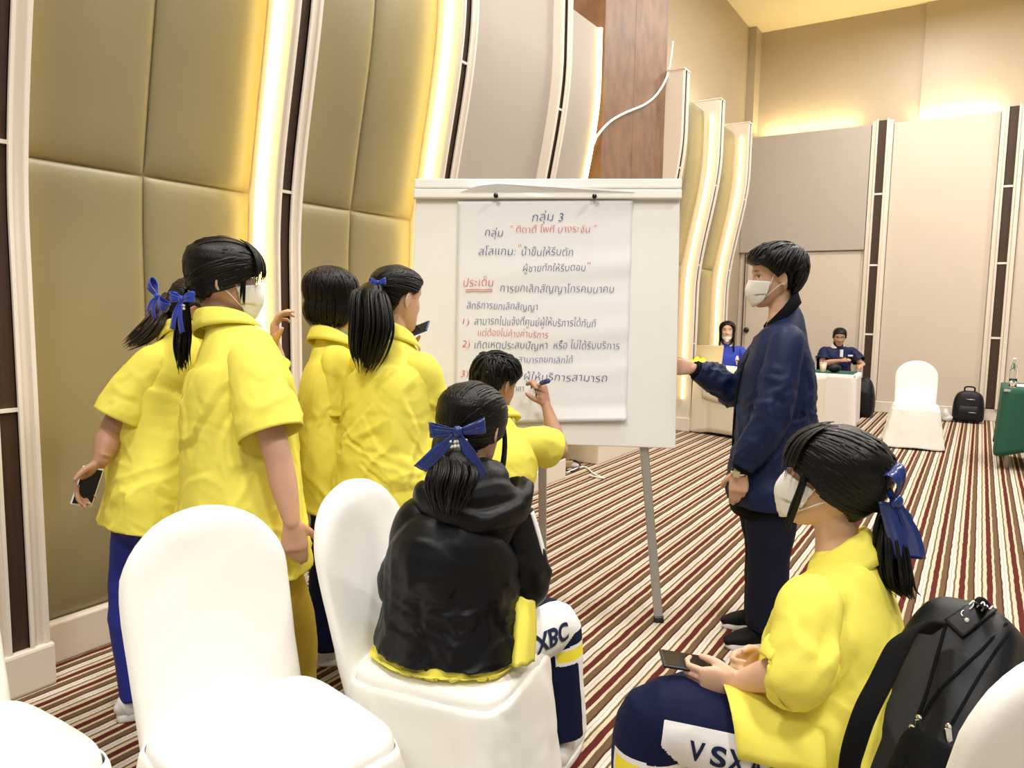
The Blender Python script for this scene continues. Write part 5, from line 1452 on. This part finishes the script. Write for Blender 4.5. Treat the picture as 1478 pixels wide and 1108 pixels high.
# hood lying on the shoulders
ss = nrm(p['shR']-p['shL']); bk = nrm(np.cross(ss, UP))
if np.dot(bk, FH) > 0: bk = -bk
hc = p['neck']+bk*.045-UP*.02
m = MB()
TT = np.linspace(-2.5, 2.5, 30)
arc = [hc+ss*(.150*math.sin(t))+bk*(.090*math.cos(t)-.035)-UP*(.085*max(0, math.cos(t))**1.3)-UP*.012*(abs(t)/2.5)**2+UP*.012 for t in TT]
rr = [(.012+.020*max(0, math.cos(t*.58)), .014+.054*max(0, math.cos(t*.62))) for t in TT]
m.tube(arc, np.array(rr), seg=20, round_ends=True)
m.tube([hc+UP*.03, hc+bk*.03-UP*.03, hc+bk*.045-UP*.10], [(.11, .06), (.15, .055), (.10, .035)], side=ss, seg=24, smooth=3, round_ends=True)
me = remesh(m, .008, 3); wrinkle(me, .010, 9, flow=ss, stretch=3, seed=29); wrinkle(me, .004, 18, flow=ss, stretch=3, seed=30)
hd = link('hood', me, M['blackcloth'], eF)
# the yellow polo showing below the sleeve
CO = [[mk(734, 862, 2.13), mk(752, 862, 2.10), mk(772, 868, 2.14)], [mk(734, 905, 2.08), mk(754, 905, 2.05), mk(774, 905, 2.12)], [mk(734, 960, 2.02), mk(752, 962, 2.00), mk(771, 955, 2.09)]]
G_ = np.array([cat_rom(np.array(r_), 6) for r_ in CO]); G_ = np.array([cat_rom(G_[:, j], 8) for j in range(G_.shape[1])])
G_ += (FH*.006)*np.sin(np.arange(G_.shape[0])*1.3)[:, None, None]
m = MB(); m.grid(G_); solid(m.obj('shirt_tail', POLO, eF), .004, 0)
# white piping down the right sleeve
def on_sleeve(t, w):
    a, b = (p['shR'], p['elR']) if t < 1 else (p['elR'], p['wrR'])
    u = t if t < 1 else t-1; ax = nrm(b-a); o = nrm(hdir(.93, -.38)-ax*np.dot(hdir(.93, -.38), ax)); x = np.cross(ax, o)
    return a+(b-a)*u+nrm(o+x*w)*(.074+.006*math.sin(min(t, 1)*3))
rows = [[on_sleeve(t, w) for w in (-.22, -.05, .12)] for t in np.linspace(.06, .98, 24)]
m = MB(); m.grid(np.array(rows)); solid(m.obj('sleeve_stripe', M['white'], eF), .004, 0)
q = on_sleeve(.05, -.55)
z_ = MB(); z_.tube([q, q-UP*.028+RH*.004], .004, seg=8, round_ends=True); z_.obj('zip_pull', M['metal'], eF)
TRK = mat('navy_track_trousers_white_panel', (.005, .008, .036), .7, bump=.1, bscale=700, spec=.15)
mix_by_attr(TRK, 'side', [(0, (.005, .008, .038)), (.3, (.85, .84, .82)), (.6, (.92, .80, .06))])
def trk(nf, a, b, ywin, thr=.60, sd=1):
    def fn(co):
        d, c, t, s_ = nf(co); on = s_ == sd
        w = np.minimum(np.minimum((c-thr)*.6, (t-a)*1.6), (b-t)*1.6)
        y = np.minimum(np.minimum((c-thr+.1)*.6, (t-ywin[0])*1.6), (ywin[1]-t)*1.6)
        p_ = np.minimum((c-.955)*2.0, (t-ywin[1]-.02)*1.6)
        v = np.where(on, np.clip(.3+np.maximum(w, p_)*3, .05, .45), .05)
        return np.where(on & (y > -.05), np.clip(.6+y*4, v, .9), v)
    return fn
nF = leg_attr(p, {'R': (nrm(hdir(.75, -.55)+UP*.3), hdir(.95, -.3)), 'L': (hdir(0, 1), hdir(0, 1))})
tF = trousers(p, eF, TRK, voxel=.006, rthigh=.10, rknee=.088, rank=.078, seed=31, attrs=dict(side=trk(nF, .25, 1.02, (1.16, 1.26), .45)))
def leg_text(tr, body, a, b, out, t0, t1, w0, w1, r, flip=1, mm='navycloth', name='printed_letters'):
    cu = bpy.data.curves.new('t', 'FONT'); cu.body = body; cu.offset = .03
    o = bpy.data.objects.new('t', cu); COL.objects.link(o); dg = bpy.context.evaluated_depsgraph_get(); dg.update()
    me = bpy.data.meshes.new_from_object(o.evaluated_get(dg))
    bm = bmesh.new(); bm.from_mesh(me); bmesh.ops.triangulate(bm, faces=bm.faces[:])
    for _ in range(2): bmesh.ops.subdivide_edges(bm, edges=[ed for ed in bm.edges if ed.calc_length() > .08], cuts=2, use_grid_fill=False); bmesh.ops.triangulate(bm, faces=bm.faces[:])
    bm.to_mesh(me); bm.free()
    co = getco(me); x = (co[:, 0]-co[:, 0].min())/(co[:, 0].max()-co[:, 0].min()); y = (co[:, 1]-co[:, 1].min())/(co[:, 1].max()-co[:, 1].min())
    ax = nrm(b-a); oo = nrm(out-ax*np.dot(out, ax)); tt = np.cross(ax, oo)*flip
    Q = a+np.outer(t0+(t1-t0)*x, b-a)+oo*r*1.5+np.outer(w0+(w1-w0)*y, tt)
    bpy.data.objects.remove(o); bpy.data.curves.remove(cu)
    from mathutils.bvhtree import BVHTree
    tm = tr.data; off = np.array(world_loc(tr)); tv = getco(tm)+off
    bv = BVHTree.FromPolygons([Vector(v) for v in tv.tolist()], [tuple(pl.vertices) for pl in tm.polygons])
    dirn = Vector((-oo).tolist()); N = []
    for v in Q:
        h = bv.ray_cast(Vector(v.tolist()), dirn)
        N.append(np.array(h[0])+oo*.003 if h[0] is not None else v-oo*r*.5)
    setco(me, np.array(N)); fs = link(name, me, M[mm], tr, smooth=False); return fs
leg_text(tF, 'XBC', p['hipR'], p['knR'], nrm(hdir(.75, -.55)+UP*.3), .42, .90, -.028, .028, .1, 1)
for sd in 'RL':
    a_ = p['an'+sd]; m = MB(); m.tube([a_-UP*.05, a_+UP*.02, a_+UP*.10], [.042, .040, .044], seg=20); m.obj('sock', M['sock'], eF)
shoe(p, eF, 'R', M['white'], M['rubber']); shoe(p, eF, 'L', M['white'], M['rubber'])
tieF = np.array([-.012, -.122, -.045])
tw_ = to_w([tieF], p['head'])[0]
ponytail(p, eF, 'loose', tie=tieF, world_tail=[mk(657, 672, D0-.14), mk(650, 705, D0-.165), mk(646, 738, D0-.165)], tw=.058, ntail=90, seed=51, off=.018, strands=150, tail_flare=1.1,
         sidelocks=[([(.074, .05, .02), (.086, .045, -.04), (.084, .05, -.10), (.074, .052, -.145)], .006, 12), ([(-.074, .05, .02), (-.085, .045, -.05), (-.080, .05, -.10)], .005, 8)])
bow(eF, mk(661, 622, D0-.145), RH, UP, -FH, s=1.12, m='navyribbon', pearls=True, tilt=.10, tail_dirs=((-.75, -.62), (.42, -.95)), tail_len=.125, loopL=.066, width=.036)

# --- girl with the phone, seated on the right
D0 = 1.78
p = dict(face=hdir(-.90, .42), build=1.10)
p['pelvis'] = mk(1205, 1070, D0-.02); p['chest'] = mk(1208, 930, D0); p['neck'] = mk(1212, 808, D0+.02)
p['shL'] = mk(1168, 868, D0-.16); p['shR'] = mk(1250, 850, D0+.17)
p['elL'] = mk(1150, 965, D0-.20); p['wrL'] = mk(1066, 984, D0-.10); p['elR'] = mk(1165, 960, D0+.25); p['wrR'] = mk(1098, 948, D0+.08)
p['hipL'] = mk(1165, 1085, D0-.12); p['hipR'] = mk(1190, 1060, D0+.10)
p['knL'] = mk(950, 1040, D0-.06); p['anL'] = mk(925, 1225, D0-.02); p['knR'] = mk(985, 1020, D0+.20); p['anR'] = mk(955, 1185, D0+.22)
p['anR'][2] = .10; p['anL'][2] = .10
p['toeR'] = hdir(-.9, .4); p['toeL'] = hdir(-.9, .4)
p['head'] = frame(mk(1207, 690, D0+.02), hdir(-.86, .48, .16), s=1.06); p['ears'] = False
p['handL'] = dict(d=hdir(-.97, .15, -.08), n=hdir(.12, 1, .10), side=UP, curl=(.80, .85, .9, .95), thumb=(.35, .5), spread=.03, s=.93)
p['handR'] = dict(d=hdir(-.88, -.42, -.05), n=hdir(.2, -.9, .2), side=UP, curl=(.8, .85, .9, .95), thumb=(.35, .4), spread=.03, s=.93)
eG = person('G', 'person in yellow polo and white mask seated at right with navy bow, phone in lap', (p['pelvis'][0], p['pelvis'][1], 0))
build_body(p, eG, .004)
p['hemdir'] = nrm(p['pelvis']-p['chest'])
shirt(p, eG, POLO, zmin=.478, loose=.05, hem=.10, sleeve=1.10, sleeve_r=.078, seed=34, amp=.012, flare=.035, hemcut=False, close_bottom=True, fold_scale=6)
collar(p, eG, POLO, fwd=p['face'], r0=.066, h=.042)
# front tail of the shirt lying over the near thigh
m = MB(); ax = nrm(p['knL']-p['hipL']); o1 = nrm(np.cross(ax, UP)*-1)
if np.dot(o1, -FH) < 0: o1 = -o1
rows = []
for i in range(12):
    t = -.05+.62*i/11; c_ = p['hipL']+(p['knL']-p['hipL'])*t; rows.append([])
    for j in range(16):
        a = -1.2+2.6*j/15; rr = .117+.004*math.sin(a*5+i)+.012*(i/11)
        rows[-1].append(c_+(UP*math.cos(a)+o1*math.sin(a))*rr+ax*(-.05*(j/15-.5)*(i/11)))
m.grid(np.array(rows)); solid(m.obj('shirt_tail', POLO, eG), .004, 1)
TRG = mat('navy_track_trousers_printed', (.005, .008, .036), .7, bump=.1, bscale=700, spec=.15)
mix_by_attr(TRG, 'side', [(0, (.005, .008, .038)), (.3, (.85, .84, .82)), (.6, (.92, .80, .06))])
outG = hdir(-.25, -1, -.35)
nG = leg_attr(p, {'L': (outG, hdir(-.3, -.95)), 'R': (hdir(0, 1), hdir(0, 1))})
tG_ = trousers(p, eG, TRG, voxel=.0055, rthigh=.104, rknee=.090, rank=.085, seed=36, attrs=dict(side=trk(nG, .05, .98, (1.16, 1.34), .62, 0)))
for txt, a0, a1 in (('V', .80, .70), ('S', .66, .56), ('X', .55, .44), ('A', .42, .33), ('V', .31, .20)):
    leg_text(tG_, txt, p['hipL'], p['knL'], hdir(-.2, -1, .02), a0, a1, -.024, .024, .1, 1)
for sd in 'RL':
    a_ = p['an'+sd]; m = MB(); m.tube([a_-UP*.05, a_+UP*.02, a_+UP*.10], [.042, .040, .044], seg=20); m.obj('sock', M['sock'], eG)
shoe(p, eG, 'R', M['white'], M['rubber']); shoe(p, eG, 'L', M['white'], M['rubber'])
tieG = np.array([.0, -.118, -.050])
ponytail(p, eG, 'loose', tie=tieG, world_tail=[mk(1284, 775, D0-.03), mk(1286, 810, D0-.03), mk(1292, 838, D0-.03), mk(1306, 856, D0-.03)], tw=.050, ntail=100, seed=61, off=.021, strands=160, bangs=26, tail_flare=1.15,
         sidelocks=[([(-.072, .062, .03), (-.080, .060, -.02), (-.076, .066, -.08), (-.070, .070, -.125)], .005, 12), ([(.072, .06, .03), (.080, .06, -.04), (.074, .064, -.10)], .005, 8)])
bow(eG, mk(1284, 722, D0-.06), UP*.75-FH*.5, RH, RH*.65-FH*.85, s=1.32, m='navyribbon', tails=False, loopL=.060, width=.045)
m = MB(); rows = []
for t in np.linspace(0, 1, 14):
    c_ = mk(1284+22*t+8*math.sin(t*2), 724+82*t, D0-.075); w = .026+.012*min(1, t*2)
    rows.append([c_+RH*w*(k/5-.5)*2+FH*.004*math.sin(k*2+t*3) for k in range(6)])
m.grid(np.array(rows)); solid(m.obj('ribbon_tail', M['navyribbon'], eG), .0015, 0)
facemask(p, eG)
phone('smartphone', mk(1002, 957, D0-.035), hdir(-.97, .06, .12), hdir(.30, -.05, .95), 'black phone held flat over the lap of the person on the right', L=.158, w=.078)

# --- two seated women at the back tables
D0 = 9.42
p = dict(face=nrm([.35, -.94, 0]), build=1.05)
b = mk(1046, 545, D0); dz = lambda r, f, z: b+RH*r+FH*f+UP*z
gz = b[2]
b = np.array([b[0], b[1], 0.0])
p['pelvis'] = dz(0, 0, .56); p['chest'] = dz(0, -.03, .86); p['neck'] = dz(0, -.02, 1.06)
p['shR'] = dz(-.17, -.03, .99); p['shL'] = dz(.17, -.03, .99); p['elR'] = dz(-.24, -.12, .78); p['elL'] = dz(.25, -.12, .80); p['wrR'] = dz(-.14, -.33, .80); p['wrL'] = dz(.12, -.30, .82)
rng_hip(p, .09); p['knR'] = dz(-.12, -.40, .48); p['knL'] = dz(.12, -.40, .48); p['anR'] = dz(-.12, -.38, .09); p['anL'] = dz(.12, -.38, .09)
p['toeR'] = p['toeL'] = hdir(0, -1)
p['head'] = frame(dz(-.005, -.04, 1.235), nrm([.26, -.96, .06]), s=1.02)
p['handR'] = dict(d=hdir(.3, -.9, -.1), n=-UP, side=hdir(1, 0)); p['handL'] = dict(d=hdir(-.4, -.8, .3), n=hdir(-.7, 0, -.5), side=UP)
eI = person('I', 'person in royal blue polo with lowered mask sitting behind the laptop', b)
build_body(p, eI, .007)
shirt(p, eI, M['royal'], loose=.03, hem=.05, sleeve=.75, sleeve_r=.08, seed=40, amp=.006, voxel=.012, close_bottom=True, hemcut=False)
collar(p, eI, M['white'], fwd=p['face'])
lg = MB(); q = dz(.10, -.155, .90); lg.tube([q-UP*.03, q-UP*.005, q+UP*.03], [(.030, .006), (.022, .006), (.008, .006)], side=RH, seg=10); lg.obj('shirt_emblem', M['white'], eI)
trousers(p, eI, M['trouser'], voxel=.014)
shoe(p, eI, 'R', M['shoeblack'], M['rubber']); shoe(p, eI, 'L', M['shoeblack'], M['rubber'])
bobhair(p, eI, length=-.24, seed=71, n=210, kind='long', fl=-.2, fringe=0); facemask(p, eI, chin=True)
def plain_chair(c, fwd, label):
    c = np.array([c[0], c[1], 0]); f = nrm(fwd); s = np.cross(f, UP); e = empty('stacking_chair', c, label, 'chair')
    bevel(MB().obox(c+UP*.43, (s, f, UP), (.21, .21, .025)).obj('seat', M['blackcloth'], e, smooth=False), .012)
    bevel(MB().obox(c-f*.23+UP*.66, (s, UP, f), (.20, .17, .016)).obj('backrest', M['blackcloth'], e, smooth=False), .012)
    for a in (-1, 1):
        for b2 in (-1, 1): MB().tube([c+s*a*.19+f*b2*.19, c+s*a*.19+f*(b2*.19 if b2 > 0 else -.225)+UP*(.42 if b2 > 0 else .80)], .010, seg=10).obj('leg', M['metal'], e)
plain_chair(b+FH*.03, hdir(0, -1), 'dark chair under the person with the laptop')
D0 = 11.02
p = dict(face=hdir(-.02, -1), build=1.22, limb=1.1, skin=(.58, .33, .22))
b = mk(1204, 560, D0); b = np.array([b[0], b[1], 0.0]); dz = lambda r, f, z: b+RH*r+FH*f+UP*z
p['pelvis'] = dz(0, 0, .54); p['chest'] = dz(0, -.03, .82); p['neck'] = dz(0, -.04, 1.00)
p['shR'] = dz(-.20, -.04, .93); p['shL'] = dz(.21, -.04, .93); p['elR'] = dz(-.27, -.18, .75); p['elL'] = dz(.29, -.18, .75); p['wrR'] = dz(-.10, -.36, .80); p['wrL'] = dz(.22, -.40, .755)
rng_hip(p, .09); p['knR'] = dz(-.12, -.40, .46); p['knL'] = dz(.12, -.40, .46); p['anR'] = dz(-.12, -.38, .09); p['anL'] = dz(.12, -.38, .09)
p['toeR'] = p['toeL'] = hdir(0, -1)
p['head'] = frame(dz(-.01, -.10, 1.145), nrm([.20, -.95, -.36]), s=1.06)
p['handR'] = dict(d=hdir(.3, -.8, .2), n=hdir(.7, 0, -.5), side=UP); p['handL'] = dict(d=hdir(-.6, -.6, -.1), n=-UP, side=hdir(-1, 0))
eJ = person('J', 'person in navy polo with white collar looking down at a phone, at the white table', b)
build_body(p, eJ, .007)
shirt(p, eJ, M['navycloth'], loose=.03, hem=.05, sleeve=.80, sleeve_r=.09, seed=44, amp=.006, voxel=.012, close_bottom=True, hemcut=False)
collar(p, eJ, M['white'], fwd=p['face'], r0=.070, h=.03)
m = MB(); m.obox(dz(.0, -.172, .87), (RH, UP, FH), (.022, .08, .006)); m.obj('white_placket', M['white'], eJ, smooth=False)
m = MB(); m.obox(dz(.135, -.165, .865), (RH, UP, FH), (.035, .012, .008)); m.obj('chest_badge', M['white'], eJ, smooth=False)
trousers(p, eJ, M['trouser'], voxel=.014)
shoe(p, eJ, 'R', M['shoeblack'], M['rubber']); shoe(p, eJ, 'L', M['shoeblack'], M['rubber'])
ponytail(p, eJ, 'soft', tie=(.02, -.115, .0), world_tail=to_w([(.03, -.13, -.05), (.06, -.12, -.12)], p['head']), tw=.03, ntail=20, seed=81, strands=70)
phone('smartphone', dz(.02, -.44, .84), hdir(1, 0, .05), hdir(0, .6, .8), 'dark phone held by the person in the navy polo', m='bag')
plain_chair(b+FH*.03, hdir(0, -1), 'dark chair under the person in the navy polo')
# ------------------------------------------------------------------ black backpack on the right chair
bt, bb = mk(1416, 886, 1.66), mk(1312, 1110, 1.58)
k = empty('backpack', (bb[0], bb[1], .48), 'large black backpack leaning on the ivory chair back, behind the seated person in yellow', 'backpack')
ax = nrm(bt-bb); sd_ = nrm(np.cross(ax, RH*.55-FH*.83)); fr_ = np.cross(sd_, ax)
if np.dot(fr_, -FH) < 0: fr_ = -fr_
sd_ = nrm(sd_-ax*np.dot(sd_, ax))
if np.dot(sd_, RH) < 0: sd_ = -sd_
LB = .46; b0 = bt-ax*LB
m = MB(); zs = [0, .02, .10, .22, .34, .42, .455, .47]
m.tube([b0+ax*z for z in zs], [(.088, .11), (.098, .12), (.100, .13), (.098, .125), (.088, .115), (.076, .10), (.055, .075), (.03, .04)], side=sd_, seg=36, expo=3.6, smooth=4)
me = remesh(m, .006, 2); wrinkle(me, .006, 8, flow=ax, stretch=2, seed=5); link('main_body', me, M['bag'], k)
m = MB(); m.tube([b0+ax*z+sd_*.078+fr_*.02 for z in (.02, .06, .2, .33, .40)], [(.038, .085), (.046, .10), (.048, .105), (.040, .09), (.016, .04)], side=sd_, seg=28, expo=3.2, smooth=4)
me = remesh(m, .006, 2); wrinkle(me, .004, 9, flow=ax, stretch=2, seed=6); pk = link('front_pocket', me, M['bag'], k)
m = MB(); m.tube([b0+ax*z-sd_*.09+fr_*.07 for z in (.0, .02, .12, .15)], [(.06, .05), (.065, .055), (.066, .058), (.060, .050)], side=sd_, seg=24, expo=3, smooth=3); m.obj('side_pocket', M['bagdark'], k)
# flap at the top with a small white scribble
from mathutils.bvhtree import BVHTree
mbj = [c_ for c_ in k.children if c_.name.startswith('main_body')][0]
_o = np.array(world_loc(mbj)); BV = BVHTree.FromPolygons([Vector(v) for v in (getco(mbj.data)+_o).tolist()], [tuple(q.vertices) for q in mbj.data.polygons])
def hug(q, d, off):
    h = BV.ray_cast(Vector((q-d*.4).tolist()), Vector(d.tolist())); return (np.array(h[0])-d*off) if h[0] is not None else q
tp = b0+ax*.455
allp = [c_ for c_ in k.children if c_.name.startswith(('main_body', 'front_pocket'))]
_v, _f, _n = [], [], 0
for c_ in allp:
    co = getco(c_.data)+np.array(world_loc(c_)); _v += co.tolist(); _f += [tuple(i+_n for i in q.vertices) for q in c_.data.polygons]; _n += len(co)
BV = BVHTree.FromPolygons([Vector(v) for v in _v], _f)
def surf(x, y, off=.003):
    d = nrm(ray(x, y)); h = BV.ray_cast(Vector(CC.tolist()), Vector(d.tolist()))
    return (np.array(h[0])+np.array(h[1])*off*(-1 if np.dot(np.array(h[1]), d) > 0 else 1)) if h[0] is not None else P(x, y, 1.5)
q4 = [np.array(v, float) for v in ((1364, 897), (1408, 869), (1438, 884), (1390, 922))]
V = [[surf(*((q4[0]*(1-i)+q4[1]*i)*(1-j)+(q4[3]*(1-i)+q4[2]*i)*j), .006) for i in np.linspace(0, 1, 12)] for j in np.linspace(0, 1, 10)]
m = MB(); m.grid(np.array(V)); fpz = solid(m.obj('top_flap', M['bag'], k), .005, 0)
for pts in (((1399, 878), (1404, 873), (1405, 880), (1401, 884)), ((1408, 876), (1412, 872), (1411, 882)), ((1414, 880), (1417, 875), (1421, 880), (1417, 886)), ((1424, 880), (1427, 884), (1431, 881))):
    m = MB(); m.tube(cat_rom(np.array([surf(x, y, .0105) for x, y in pts]), 5), .0016, seg=6); m.obj('white_lettering', M['white'], fpz)
m = MB(); m.ball(surf(1397, 898, .009), .005, None, 12, 8); m.obj('white_badge', M['white'], fpz)
m = MB(); m.tube([surf(1393+4*math.cos(t), 889+4*math.sin(t), .010) for t in np.linspace(2, 4.6, 8)], .0012, seg=6); m.obj('white_curl', M['white'], fpz)
# shoulder strap
ST = [mk(1352, 906, 1.57), mk(1326, 905, 1.50), mk(1300, 928, 1.46), mk(1272, 982, 1.43), mk(1248, 1030, 1.41), mk(1230, 1085, 1.40), mk(1224, 1120, 1.41)]
C = cat_rom(ST, 6); m = MB(); m.tube(C, np.array([[.021, .006]]*len(C)), side=nrm(RH*.8+UP*.5), seg=16, expo=4); m.obj('shoulder_strap', M['bagdark'], k)
m = MB(); m.tube(cat_rom([tp+sd_*-.03-ax*.02, tp+sd_*-.03+ax*.025, tp+sd_*.03+ax*.025, tp+sd_*.03], 6), .009, seg=10); m.obj('grab_handle', M['bagdark'], k)
# zips and pulls
for x, y in ((1327, 1046), (1317, 1060), (1368, 1058)):
    q = surf(x, y, .006); z_ = MB()
    z_.ball(q+UP*.014, (.0065, .0065, .0065), None, 12, 8)
    z_.obox(q-UP*.006-CF*.004, (RH*.95+UP*.2, UP*.95-RH*.2, FH), (.0065, .019, .0018)); o = z_.obj('zip_pull', M['chrome'], k, smooth=False); bevel(o, .001)
q = surf(1318, 1084, .010)
m = MB(); m.tube([q+RH*.010*math.cos(t)+UP*.016*math.sin(t) for t in np.linspace(0, 2*math.pi, 24)], .0016, seg=8); m.obj('key_ring', M['chrome'], k)
m = MB(); m.obox(q-UP*.030, (RH, UP, FH), (.005, .014, .003)); m.obj('key_fob', M['chrome'], k, smooth=False)
for path in (((1452, 900), (1420, 935), (1385, 968), (1352, 1002), (1328, 1040)), ((1456, 912), (1430, 950), (1408, 985), (1388, 1020), (1370, 1052)), ((1366, 900), (1352, 950), (1338, 1000), (1322, 1042))):
    m = MB(); m.tube(cat_rom(np.array([surf(x, y, .002) for x, y in path]), 8), .0035, seg=6); m.obj('zip_line', M['bagdark'], k)
